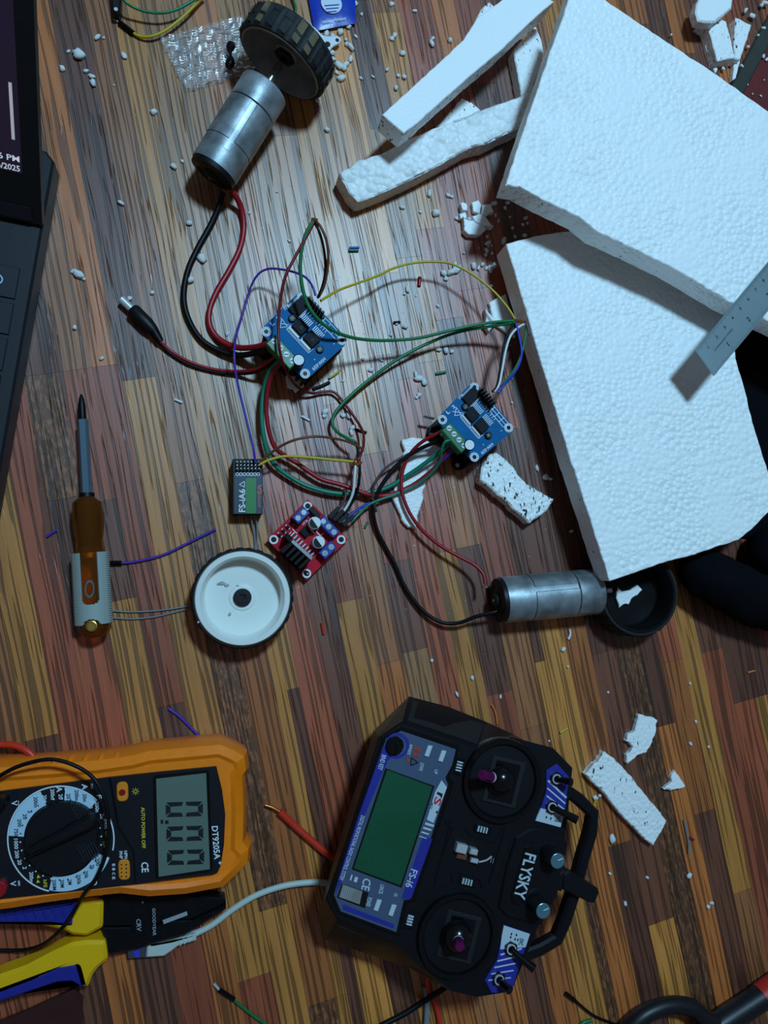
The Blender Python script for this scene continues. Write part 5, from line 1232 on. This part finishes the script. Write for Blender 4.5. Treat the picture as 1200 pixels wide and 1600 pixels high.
for k in range(5):
    a, b = Z4(602 - k * 16, 575 + k * 33), Z4(722 - k * 14, 540 + k * 38)
    MB().add(*prism(orect((a[0] + b[0]) / 2, (a[1] + b[1]) / 2, b[0] - a[0], b[1] - a[1], math.hypot(b[0] - a[0], b[1] - a[1]) - 3, 2.4 - .2 * k), ZF + .0013, ZF)).build('white_stripe', 'tx_silver', p2)
ti = MB(); text(ti, 'SWB', Z2(870, 615), Z2(872, 648), Z2(903, 622), ZF + .0014); text(ti, 'SWC', Z4(708, 485), Z4(700, 520), Z4(730, 492), ZF + .0014)
for p_ in (Z2(825, 625), Z2(850, 632), Z4(660, 482), Z4(683, 492), Z4(697, 496), Z4(664, 465), Z4(690, 470)): ti.add(*prism(orect(*p_, -.24, .97, 3.5, 2), ZF + .0014, ZF))
ti.build('panel_marks', 'lcd_ink', t, kind='stuff')
for (b, e_) in ((Z2(885, 415), Z2(962, 432)), (Z2(860, 572), Z2(996, 640)), (Z4(665, 547), Z4(782, 648)), (Z4(602, 706), Z4(655, 758))):
    nt_ = MB().add(*disc(*b, ZF + .0032, ZF, .0046, 6, .0004)).build('toggle_nut', 'black_gloss', t)
    MB().add(*ringdisc(*b, ZF + .0042, ZF + .003, .0032, .0024, 24)).build('toggle_collar', 'chrome', nt_)
    s0 = P(*b, ZF + .003); s1 = P(*e_, ZF + .012)
    s1 = s0 + (s1 - s0)
    tg = MB().add(*tube([s0, s0.lerp(s1, .5), s1], lambda q: .0019 + .0009 * q, 10, 3)).build('toggle_lever', 'black_gloss', t, smooth=50)
    MB().add(*tube([s1 - (s1 - s0).normalized() * .0003, s1 + (s1 - s0).normalized() * .0002], .0024, 10, smooth=False)).build('toggle_end', 'chip', tg)
# carrying handle and folded antenna
zh = .040
hw = [P(880, 1232, zh), P(905, 1249, zh), P(928, 1272, zh), P(925, 1300, zh), P(913, 1340, zh), P(900, 1390, zh), P(884, 1440, zh), P(872, 1468, zh), P(845, 1484, zh), P(818, 1494, zh)]
hd = MB(); rings = []
for i, p in enumerate(hw):
    dd = (hw[min(len(hw) - 1, i + 1)] - hw[max(0, i - 1)]).normalized(); sd = Vector((dd.y, -dd.x, 0)); ww = .0042
    rings.append([p - sd * ww - zz * .006, p + sd * ww - zz * .006, p + sd * ww + zz * .0, p + sd * ww * .6 + zz * .0016, p - sd * ww * .6 + zz * .0016, p - sd * ww])
hd.add(*loft(rings)); hd.build('carrying_handle', 'tx_body', t, smooth=25)
an = MB().add(*prism([(880, 1366), (890, 1361), (935, 1389), (937, 1396), (930, 1412), (922, 1411), (878, 1390)], .048, .038, .0012)).build('antenna', 'black_plastic', t, smooth=25)
MB().add(*prism([(868, 1368), (884, 1360), (878, 1394), (862, 1388)], .052, .030, .001)).build('antenna_mount', 'black_plastic', t)

# ================================================================== LAPTOP
zk = .021
A = P(86, 243, zk); B = P(-6, 770, zk); bd = (A - B); bd.z = 0; bd.normalize(); sd = Vector((bd.y, -bd.x, 0))       # bd: to the back, sd: to the right
t = thing('laptop', 'dark open laptop at the left edge with its screen lit', 'laptop', (A.x, A.y, 0))
def lp_(back, left, z): return A + bd * -back + sd * -left + zz * (z - zk)
base = [lp_(.004, 0, zk), lp_(.24, 0, zk), lp_(.24, .30, zk), lp_(-.002, .30, zk), lp_(-.002, .006, zk)]
MB().add(*prismw(base, .0025, .0015)).build('base', 'laptop', t)
for (a_, b_) in ((.01, .06), (.01, .24), (.22, .01), (.22, .24)): MB().add(*prismw([lp_(a_ + i, b_ + j, .0028) for i, j in ((0, 0), (.012, 0), (.012, .03), (0, .03))], .0002)).build('foot', 'rubber', t)
hy = P(66, 352, zk + .003); s_h = (A - hy).dot(bd); l_h = (A - hy).dot(sd)
best = None
for k in range(200):
    ph = math.radians(45 + k * .5); dd = bd * math.cos(ph) + zz * math.sin(ph); q = hy + dd * .10
    c_ = RM.transposed() @ (q - Vector((0, 0, HC))); xx = 600 + FPX * c_.x / c_.z; yy = 800 + FPX * c_.y / c_.z
    e_ = abs(xx - (66 - (352 - yy) * .040))
    if best is None or e_ < best[0]: best = (e_, ph)
ph = best[1]; ld_ = bd * math.cos(ph) + zz * math.sin(ph); ln = -bd * math.sin(ph) + zz * math.cos(ph)      # lid up, lid normal towards the keyboard
def lid(u, w, o): return hy + ld_ * u - sd * w + ln * o
def lidbox(u0, u1, w0, w1, o0, o1):
    v = [lid(u, w, o) for o in (o0, o1) for u, w in ((u0, w0), (u1, w0), (u1, w1), (u0, w1))]
    return v, [[0, 1, 2, 3], [7, 6, 5, 4], [0, 4, 5, 1], [1, 5, 6, 2], [2, 6, 7, 3], [3, 7, 4, 0]]
ldo = MB().add(*lidbox(.0, .20, 0, .30, -.006, 0)).build('lid', 'laptop_bezel', t)
SU, SW = .030, .0105
MB().add(*lidbox(SU, .194, SW, .29, 0, .0003)).build('screen', 'screen', ldo)
MB().add(*lidbox(.049, .080, SW + .0030, SW + .0048, .0003, .0005)).build('screen_bar', 'screen_bar', ldo)
tm = MB()
for s, w_, u in (('3:26 PM', .0245, SU + .0066), ('6/06/2025', .0245, SU + .0010)):
    v, f = glyphs(s); a = lid(u, w_ + SW - .004, .0006)
    tm.add([a + sd * q.x * .0195 + ld_ * q.y * .0034 for q in v], f)
tm.build('clock', 'screen_text', ldo)
hb = MB().add(*lidbox(.002, .010, .006, .028, -.001, .0016)).build('hinge_cover', 'laptop', ldo)
for i in range(4):
    for j in range(3):
        b0_ = s_h + .030 + i * .0235; l0 = .0085 + j * .0195
        ko = MB().add(*prismw([lp_(b0_ + a_, l0 + b_, zk + .0012) for a_, b_ in ((0, 0), (.0205, 0), (.0205, .017), (0, .017))], zk, .0004)).build('key', 'laptop_key', t)
        if j == 0 and i == 0:
            c_ = lp_(b0_ + .010, l0 + .012, zk + .0014); v, f = lathe(c_, zz, [(0, .0026), (0, .0034), (.0001, .0034), (.0001, .0026)], 24, False); MB().add(v, f).build('key_legend', 'key_glyph', ko)

# ================================================================== PACKET, BRACKET, BAG
t = thing('foil_packet', 'blue foil packet with a white round label at the top edge', 'packet', (P(518, 10, 0).x, P(518, 10, 0).y, 0))
n = 12; v = []; f = []
for lay in (0, 1):
    for i in range(n + 1):
        for j in range(n + 1):
            u, w_ = i / n, j / n
            x = (474 + 80 * u) * (1 - w_) + (492 + 65 * u) * w_; y = (-45) * (1 - w_) + (47 - 12 * u) * w_
            bul = math.sin(math.pi * u) ** .5 * math.sin(math.pi * w_) ** .5
            z = .0030 + (.0022 * bul + .0005 * noise.noise(Vector((x * .12, y * .12, 2))) * bul) * (1 if lay else -1)
            p = P(x, y, .004); v.append(Vector((p.x, p.y, max(.0004, z))))
N1 = (n + 1) ** 2
for i in range(n):
    for j in range(n):
        a = i * (n + 1) + j; b = a + n + 1
        f += [[a, a + 1, b + 1, b], [N1 + a, N1 + b, N1 + b + 1, N1 + a + 1]]
for i in range(n):
    a = i * (n + 1); b = a + n + 1; f += [[a, b, N1 + b, N1 + a], [a + n, N1 + a + n, N1 + b + n, b + n]]
    a = i; f += [[a, N1 + a, N1 + a + 1, a + 1]]; a = n * (n + 1) + i; f += [[a, a + 1, N1 + a + 1, N1 + a]]
MB().add(v, f).build('pouch', 'packet_blue', t, smooth=60)
MB().add(*disc(518, 5, .0060, .0050, .0078, 40)).build('round_label', 'packet_white', t)
tk = MB(); text(tk, 'GENERAL PURPOSE', (504, 36), (541, 30), (503.5, 33), .0058); tk.build('lettering', 'packet_white', t, kind='stuff')
tk = MB()
for k_, (x0, x1, y0) in enumerate(((507, 530, 8), (509, 529, 13), (512, 526, 18))): tk.add(*prism(orect((x0 + x1) / 2, y0, .99, -.08, x1 - x0, 1.6), .0062, .0060))
tk.build('label_print', 'packet_blue', t)
bw = [(470, 30), (482, 36), (494, 44), (503, 54), (512, 56.5), (526, 55), (532, 58), (534, 63), (530, 68), (522, 71), (517, 76), (513, 82), (508, 78), (500, 66), (490, 54), (476, 44)]
t = thing('metal_bracket', 'shiny metal bracket plate with round holes beside the treaded wheel', 'bracket', (P(510, 65, 0).x, P(510, 65, 0).y, 0))
MB().add(*prism(rounded(bw, 3, 2), .006, .0045, .0003)).build('plate', 'chrome', t)
for (x, y, r_) in ((512, 69, .0021), (527, 62.5, .0014)):
    h_ = MB().add(*disc(x, y, .00615, .0058, r_, 24)).build('hole', 'w_black', t)
MB().add(*disc(480, 40, .0045, .0003, .004, 12)).build('spacer', 'steel', t)
# crumpled clear bag
n = 46; v = []; f = []; cr = [(250, 62), (378, 28), (408, 110), (291, 142)]
for i in range(n + 1):
    for j in range(n + 1):
        u, w_ = i / n, j / n
        x = (cr[0][0] * (1 - u) + cr[1][0] * u) * (1 - w_) + (cr[3][0] * (1 - u) + cr[2][0] * u) * w_
        y = (cr[0][1] * (1 - u) + cr[1][1] * u) * (1 - w_) + (cr[3][1] * (1 - u) + cr[2][1] * u) * w_
        k = noise.noise(Vector((x * .05, y * .05, 1))); k2 = noise.noise(Vector((x * .07 + y * .05, y * .13 - x * .03, 5))); k3 = noise.noise(Vector((x * .16, y * .2, 9)))
        p = P(x, y, .002); v.append(Vector((p.x, p.y, .0034 + .0020 * abs(k) + .0026 * abs(k2) + .0008 * abs(k3))))
for i in range(n):
    for j in range(n):
        a = i * (n + 1) + j; b = a + n + 1; f.append([a, a + 1, b + 1, b])
bagm = MB().add(v, f)
N1 = len(bagm.v); bagm.add([Vector((q.x, q.y, max(.0004, q.z - .0026))) for q in v], [fc[::-1] for fc in f])
bagm.build('plastic_bag', 'bag', None, smooth=180, label='crumpled clear plastic bag left of the treaded wheel', cat='bag')
MB().add(*tube([P(357, 106, .0085), P(361, 92, .009), (P(359, 80, .0085)), P(362, 68, .0085)], lambda q: .0022 + .0012 * math.sin(q * 9), 8, 3)).build('connector_bit', 'w_black', None, smooth=40, label='small black connector piece on the clear bag', cat='connector')

# black cloth at the right edge
bm = bmesh.new()
def blob(bm_, pts, rs, n=20):
    pass
for nm_, seq, rs, lab in (('folded_fabric', [(1062, 886, .016), (1098, 894, .020), (1140, 918, .021), (1185, 938, .021), (1240, 955, .021), (1300, 965, .021)], (.013, .0195, .0205, .0205, .0205, .0205), 'dark fabric roll beside the dark wheel at the right edge'),
                         ('folded_fabric', [(1172, 842, .016), (1205, 856, .021), (1250, 866, .022), (1320, 874, .022)], (.012, .0205, .0215, .0215), 'dark fabric fold under the lower board corner at the right edge')):
    P_ = wpts(seq); cc = catmull(P_, 10); m_ = len(cc); rings = []
    for i, p in enumerate(cc):
        tq = i / (m_ - 1) * (len(rs) - 1); k = min(len(rs) - 2, int(tq)); r_ = rs[k] + (rs[k + 1] - rs[k]) * (tq - k)
        dd = (cc[min(m_ - 1, i + 1)] - cc[max(0, i - 1)]).normalized(); x, y = frame(dd); end = min(1, math.sqrt(max(.02, 1 - max(0, 1 - i / 7) ** 2)))
        ring = []
        for j in range(28):
            a = 2 * math.pi * j / 28; e = x * math.cos(a) + y * math.sin(a)
            w_ = 1 + .10 * noise.noise(Vector((p.x * 60, p.y * 60, a * 1.3))) + .05 * noise.noise(Vector((p.x * 160, a * 3, p.y * 160)))
            q = p + e * r_ * end * w_; q.z = max(q.z, .0006); ring.append(q)
        rings.append(ring[::-1])
    MB().add(*loft(rings)).build(nm_, 'cloth', None, smooth=60, label=lab, cat='fabric')

n = 22; v = []; f = []; cr = [(1118, 470), (1300, 420), (1300, 850), (1165, 838)]
for lay in (1, 0):
    for i in range(n + 1):
        for j in range(n + 1):
            u, w_ = i / n, j / n
            x = (cr[0][0] * (1 - u) + cr[1][0] * u) * (1 - w_) + (cr[3][0] * (1 - u) + cr[2][0] * u) * w_
            y = (cr[0][1] * (1 - u) + cr[1][1] * u) * (1 - w_) + (cr[3][1] * (1 - u) + cr[2][1] * u) * w_
            p = P(x, y, .006); k = noise.noise(Vector((x * .018, y * .012, 3))); e_ = min(1, 6 * u, 6 * (1 - u), 6 * w_, 6 * (1 - w_))
            v.append(Vector((p.x, p.y, (.0042 + e_ * (.006 + .004 * k)) if lay else .0040)))
N1 = (n + 1) ** 2
for i in range(n):
    for j in range(n):
        a = i * (n + 1) + j; b = a + n + 1; f += [[a, a + 1, b + 1, b], [N1 + a, N1 + b, N1 + b + 1, N1 + a + 1]]
fab = MB().add(v, f).build('folded_fabric', 'cloth', None, smooth=80, label='black fabric spread under the right end of the lower foam board', cat='fabric')

# ================================================================== WIRES
wire('motor_wire', [(357, 294, .014), (366, 303, .012), (377, 325, .006), (381, 355, .003), (375, 388, .003), (358, 423, .003), (338, 457, .003), (327, 487, .003), (329, 512, .003), (345, 532, .004), (372, 543, .008), (400, 542, .020), (424, 535, .032)], .0021, 'w_red', 'thick red wire curving from the upper motor to a blue board')
wire('motor_wire', [(349, 300, .010), (343, 320, .006), (330, 350, .003), (308, 390, .0025), (293, 425, .0025), (287, 465, .0025), (295, 500, .0025), (315, 531, .003), (345, 549, .004), (375, 555, .008), (405, 550, .020), (431, 543, .032)], .0021, 'w_black', 'thick black wire curving from the upper motor to a blue board')
t = thing('barrel_plug_cable', 'black barrel plug on a red and black cable', 'cable', (P(220, 500, 0).x, P(220, 500, 0).y, 0))
a = P(189, 467, .0052); b = P(207, 484, .0052); c = P(240, 517, .0052); e_ = P(251, 534, .0048)
MB().add(*lathe(a, b - a, [(0, .0022), (.0003, .0027), ((b - a).length, .0027)], 24)).build('barrel', 'chrome', t, smooth=40)
MB().add(*lathe(a, b - a, [(-.0004, .0014), (-.0001, .0014)], 12)).build('barrel_bore', 'w_black', t)
MB().add(*lathe(b, c - b, [(-.0005, .0040), (.001, .0050), ((c - b).length * .7, .0050), ((c - b).length, .0038)], 32)).build('plug_body', 'black_plastic', t, smooth=40)
sr = MB(); dd = e_ - c; Ls = dd.length
MB().add(*lathe(c, dd, [(k * Ls / 8 + o, (.0036 - .0012 * k / 8) * s_) for k in range(8) for o, s_ in ((0, 1), (Ls / 14, 1), (Ls / 13, .75), (Ls / 8.2, .75))], 24)).build('strain_relief', 'black_plastic', t)
wire('red_core', [(250, 533, .0048), (268, 549, .003), (298, 566, .003), (335, 577, .003), (372, 580, .005), (402, 576, .014), (437, 553, .031)], .0011, 'w_red', '', parent=t)
wire('black_core', [(249, 535, .0040), (266, 552, .002), (296, 570, .002), (335, 581, .002), (372, 584, .004), (403, 580, .012), (441, 557, .031)], .0011, 'w_black', '', parent=t)

wire('signal_wire', [(493, 462, .040), (488, 447, .040), (478, 434, .036), (462, 426, .030), (440, 421, .024), (420, 420, .020), (404, 428, .016), (392, 448, .012), (383, 478, .010), (375, 504, .012), (368, 530, .020), (366, 558, .024), (371, 598, .022), (383, 648, .020), (395, 695, .020), (399, 722, .018)], .0008, 'w_purple', 'long purple wire from the upper blue board to the receiver')
wire('signal_wire', [(491, 347, .060), (478, 371, .058), (462, 400, .056), (446, 432, .054), (438, 470, .050), (435, 510, .047), (437, 548, .045), (446, 577, .034), (462, 602, .016), (485, 614, .006), (505, 612, .004), (522, 613, .004), (538, 630, .004), (556, 655, .006), (567, 675, .010), (568, 695, .014), (562, 714, .018), (557, 724, .018)], .0010, 'w_darkred', 'dark red wire arching over the upper blue board')
wire('signal_wire', [(489, 346, .060), (477, 368, .058), (470, 400, .055), (470, 432, .052), (477, 466, .049), (490, 491, .047), (510, 510, .043), (535, 523, .036), (565, 530, .028), (605, 532, .022), (655, 528, .020), (705, 516, .020), (760, 505, .024), (806, 501, .030)], .0012, 'w_green', 'green wire looping over the upper blue board')
wire('signal_wire', [(806, 504, .030), (765, 510, .022), (715, 519, .016), (670, 536, .012), (625, 559, .010), (585, 587, .008), (548, 618, .008), (526, 642, .008), (519, 660, .008), (526, 674, .010), (541, 684, .014), (556, 691, .016)], .0012, 'w_green', 'green wire sweeping down to the knot right of the receiver')
wire('signal_wire', [(498, 464, .040), (506, 448, .044), (511, 425, .050), (513, 400, .056), (510, 376, .060), (502, 356, .062), (493, 345, .060)], .0009, 'w_brown', 'brown wire rising from the upper blue board')
wire('signal_wire', [(496, 466, .040), (503, 450, .043), (508, 428, .048), (508, 405, .054), (504, 380, .058), (498, 360, .061), (491, 347, .060)], .0009, 'w_black', 'black wire rising beside the brown one')
MB().add(*tube([P(487, 343, .060), P(496, 345, .061)], .0014, 8, smooth=False)).build('solder_joint', 'copper', None, label='bare copper joint at the top of the wire loop', cat='joint')
wire('signal_wire', [(501, 470, .037), (512, 463, .034), (530, 453, .030), (560, 442, .024), (590, 431, .020), (615, 419, .018), (645, 411, .018), (680, 409, .020), (708, 413, .022), (740, 430, .024), (770, 454, .026), (792, 479, .028), (806, 501, .030)], .0009, 'w_yellow', 'long yellow wire arching between the two blue boards')
MB().add(*tube([P(803, 500, .030), P(811, 502, .030), P(823, 505, .030)], .0012, 8, 3)).build('solder_joint', 'copper', None, label='twisted joint beside the edge of the lower foam board', cat='joint')
wire('signal_wire', [(822, 505, .030), (808, 513, .030), (797, 526, .031), (790, 548, .032), (785, 575, .034), (780, 600, .036), (772, 612, .036)], .0009, 'w_white', 'white wire dropping to the right-hand blue board')
wire('signal_wire', [(803, 505, .030), (791, 527, .031), (785, 552, .032), (781, 580, .034), (776, 604, .036), (769, 612, .036)], .0009, 'w_black', 'black wire dropping to the right-hand blue board')
wire('signal_wire', [(806, 505, .030), (811, 525, .031), (815, 548, .032), (812, 567, .033), (802, 585, .034), (789, 600, .036), (777, 614, .036)], .0009, 'w_blue', 'blue wire curving to the right-hand blue board')
wire('signal_wire', [(823, 507, .030), (820, 530, .031), (814, 556, .032), (803, 579, .033), (789, 597, .035), (779, 614, .036)], .0009, 'w_green', 'green wire curving to the right-hand blue board')
# bundle at the right-hand board
wire('motor_wire', [(700, 671, .029), (678, 680, .024), (655, 694, .018), (638, 714, .012), (628, 742, .010), (629, 772, .010), (641, 803, .010), (662, 831, .010), (690, 854, .011), (720, 871, .013), (742, 883, .016), (755, 897, .018), (758, 912, .019)], .0013, 'w_red', 'red wire from the right-hand blue board to the lower motor')
wire('motor_wire', [(706, 679, .029), (682, 690, .022), (655, 702, .016), (625, 722, .012), (603, 748, .010), (588, 775, .008), (583, 798, .006), (589, 828, .004), (603, 856, .003), (617, 882, .003), (628, 908, .003), (645, 936, .004), (666, 959, .005), (692, 973, .007), (718, 973, .010), (742, 964, .014), (770, 957, .018), (781, 954, .018)], .0014, 'w_black', 'black wire from the right-hand blue board to the lower motor')
wire('signal_wire', [(645, 706, .012), (622, 718, .012), (600, 734, .011), (586, 755, .010), (582, 775, .009), (588, 800, .006)], .0009, 'w_greybrown', 'thin grey-brown wire beside the black motor wire')
wire('power_wire', [(712, 688, .029), (690, 704, .022), (660, 727, .014), (632, 746, .009), (605, 762, .007), (578, 769, .006), (548, 772, .006), (513, 769, .006), (479, 759, .006), (453, 745, .006), (432, 729, .007), (419, 709, .009), (411, 675, .011), (409, 640, .012), (413, 605, .014), (423, 578, .022), (445, 556, .032)], .0016, 'w_teal', 'thick green wire linking the two blue boards')
wire('power_wire', [(716, 692, .029), (700, 708, .022), (678, 732, .014), (650, 755, .009), (622, 769, .007), (598, 775, .006), (576, 773, .008), (557, 766, .008), (531, 757, .007), (505, 750, .007), (487, 740, .007), (466, 725, .007), (444, 711, .008), (429, 698, .010), (420, 672, .012), (416, 640, .014), (419, 605, .018), (428, 580, .024), (448, 558, .032)], .0016, 'w_red', 'thick red wire linking the two blue boards')
wire('signal_wire', [(708, 688, .033), (696, 690, .034), (690, 703, .030), (688, 718, .024), (676, 738, .016), (650, 758, .010), (617, 773, .008), (596, 780, .008), (576, 789, .009), (561, 803, .011), (548, 816, .012)], .0010, 'w_teal', 'thin teal wire curving from the right-hand blue board to the red board')
wire('signal_wire', [(718, 697, .029), (704, 708, .024), (690, 721, .018), (672, 738, .010)], .0010, 'w_blue', 'short blue wire at the right-hand blue board terminal')
wire('signal_wire', [(577, 786, .009), (564, 793, .010), (552, 801, .011), (541, 811, .012)], .0010, 'w_blue', 'short blue wire at the red board plugs')
wire('signal_wire', [(406, 722, .018), (418, 712, .020), (437, 698, .024), (462, 687, .028), (492, 682, .028), (522, 685, .024), (546, 691, .019), (566, 701, .016)], .0009, 'w_brown', 'brown wire arching from the receiver to the knot')
wire('signal_wire', [(406, 726, .018), (420, 719, .018), (446, 713, .018), (485, 715, .018), (525, 719, .018), (558, 722, .018)], .0010, 'w_yellow', 'short yellow wire from the receiver to the knot')
MB().add(*tube([P(552, 721, .018), P(558, 727, .018), P(564, 721, .018)], .0013, 8, 3)).build('solder_joint', 'copper', None, label='copper twist at the end of the short yellow wire', cat='joint')
wire('signal_wire', [(556, 724, .018), (554, 745, .018), (552, 768, .016), (545, 786, .013), (536, 800, .012), (529, 806, .012)], .0010, 'w_white', 'white wire going down to the red board')
wire('signal_wire', [(555, 691, .016), (560, 705, .017), (562, 728, .018), (561, 752, .017), (556, 774, .014), (546, 792, .012), (536, 808, .012)], .0010, 'w_black', 'black wire going down to the red board')
wire('signal_wire', [(538, 764, .010), (540, 775, .012), (535, 787, .012), (528, 797, .012), (523, 802, .012)], .0009, 'w_greybrown', 'grey-brown wire stub at the red board plugs')
# thin leads and cut bits
wire('thin_lead', [(173, 954, .0015), (200, 956, .0012), (235, 955, .0012), (270, 951, .0012), (306, 945, .0012)], .0006, 'w_grey', 'upper grey thin lead between screwdriver and white wheel', h=.001)
wire('thin_lead', [(173, 965, .0015), (205, 967, .0012), (240, 964, .0012), (275, 956, .0012), (308, 948, .0012)], .0006, 'w_grey', 'lower grey thin lead between screwdriver and white wheel', h=.001)
t = thing('jumper_wire', 'purple jumper wire with black plug right of the screwdriver', 'wire', (P(200, 880, 0).x, P(200, 880, 0).y, 0))
wire('core', [(188, 880, .0018), (215, 877, .0015), (255, 867, .0015), (295, 848, .0015), (337, 827, .0015)], .0009, 'w_purple', '', parent=t)
MB().add(*tube([P(168, 880, .0018), P(190, 880, .0018)], .0017, 4, smooth=False)).build('plug_housing', 'w_black', t)
wire('wire_offcut', [(73, 839, .001), (81, 833, .001), (89, 829, .001)], .0009, 'w_purple', 'short purple wire offcut left of the screwdriver')
wire('wire_offcut', [(263, 1107, .001), (280, 1119, .001), (300, 1139, .001), (318, 1159, .001)], .0010, 'w_purple', 'purple wire offcut above the multimeter')
wire('wire_offcut', [(768, 1101, .001), (774, 1113, .001), (777, 1132, .001)], .0008, 'w_orange', 'orange wire offcut above the controller')
wire('wire_offcut', [(656, 433, .0012), (655, 447, .0012)], .0013, 'w_red', 'short red offcut below the yellow wire')
wire('wire_offcut', [(503, 973, .0012), (506, 991, .0012)], .0010, 'w_orange_red', 'short red-orange offcut right of the white wheel')
wire('wire_offcut', [(545, 391, .0012), (560, 391, .0012)], .0012, 'w_teal', 'teal offcut right of the wire loop top')
wire('wire_offcut', [(546, 387.5, .0022), (561, 387, .0022)], .0010, 'w_blue', 'blue offcut against the teal offcut')
wire('wire_offcut', [(681, 584, .0012), (697, 581, .0012)], .0010, 'w_teal', 'green offcut above the right-hand blue board')
wire('wire_offcut', [(615, 504, .001), (625, 503, .001)], .0010, 'w_black', 'black offcut between the green and yellow wires')
wire('wire_offcut', [(489, 608, .001), (505, 602, .001), (515, 597, .001)], .0012, 'w_black', 'black offcut below the upper blue board')
wire('wire_offcut', [(514, 591, .0015), (525, 584, .0015), (531, 578, .0015)], .0008, 'w_yellow', 'yellow offcut below the upper blue board')
wire('wire_offcut', [(570, 825, .001), (575, 815, .001)], .0008, 'w_green', 'tiny green offcut right of the red board')
wire('wire_offcut', [(875, 1145, .001), (887, 1138, .001)], .0009, 'w_yellow', 'yellow offcut above the controller shoulder')
wire('wire_offcut', [(927, 1261, .001), (931, 1250, .001)], .0009, 'w_yellow', 'yellow offcut beside the oblong foam slab')
wire('wire_offcut', [(1069, 1281, .001), (1072, 1297, .001), (1076, 1318, .001), (1076, 1333, .001)], .0010, 'w_grey', 'bent grey offcut on the lower right floor')
wire('wire_offcut', [(1077, 1309, .001), (1084, 1312, .001)], .0009, 'w_red', 'tiny red offcut touching the bent grey one')
wire('wire_offcut', [(1168, 1051, .001), (1179, 1048, .001)], .0008, 'w_orange', 'orange offcut near the right edge')
wire('wire_offcut', [(890, 983, .001), (891, 991, .001), (888, 999, .001)], .0009, 'w_white', 'white curled offcut below the lower motor')
wire('wire_offcut', [(471, 650, .001), (484, 657, .001)], .0009, 'w_white', 'white offcut between red and green wires')
wire('wire_offcut', [(273, 624, .001), (285, 629, .001)], .0009, 'w_white', 'white offcut below the barrel plug cable')
wire('wire_offcut', [(556, 671, .001), (573, 676, .001)], .0010, 'w_black', 'black offcut crossing under the dark red wire')
MB().add(*tube([P(662, 651, .012), P(678, 654, .012)], .0011, 8, smooth=False)).build('screw_post', 'steel', None, label='thin metal pin sticking out left of the right-hand blue board', cat='pin')
# connectors at the top left
t = thing('jumper_wire', 'yellow jumper wire with black pin near the top edge', 'wire', (P(208, 52, 0).x, P(208, 52, 0).y, 0))
wire('core', [(207, 51, .002), (219, 57, .0025), (236, 57, .004), (256, 49, .005), (278, 33, .006), (298, 15, .006), (320, -10, .006)], .0010, 'w_yellow', '', parent=t)
MB().add(*tube([P(186, 34, .002), P(209, 52, .002)], .0019, 4, smooth=False)).build('pin_housing', 'w_black', t)
MB().add(*tube([P(177, 30, .002), P(187, 35, .002)], .0004, 6, smooth=False)).build('pin', 'solder', t)
wire('jumper_wire', [(190, -8, .012), (196, 3, .012), (210, 12, .010), (232, 19, .009), (256, 20, .009), (278, 14, .009), (300, 2, .009), (322, -14, .009)], .0010, 'w_green', 'green jumper wire at the top edge')
t = thing('black_plug', 'black plug end poking in at the top edge', 'plug', (P(180, 5, 0).x, P(180, 5, 0).y, 0))
MB().add(*prism(rounded([(171, -30), (190, -30), (188, 16), (182, 21), (176, 19)], 3, 2), .009, .001, .001)).build('housing', 'black_plastic', t)
MB().add(*disc(181, 14, .0098, .0088, .0013, 16)).build('contact', 'solder', t)
wire('jumper_wire', [(450, -30, .003), (458, -2, .003), (462, 14, .003), (459, 30, .003)], .0010, 'w_green', 'green wire behind the treaded wheel at the top edge')
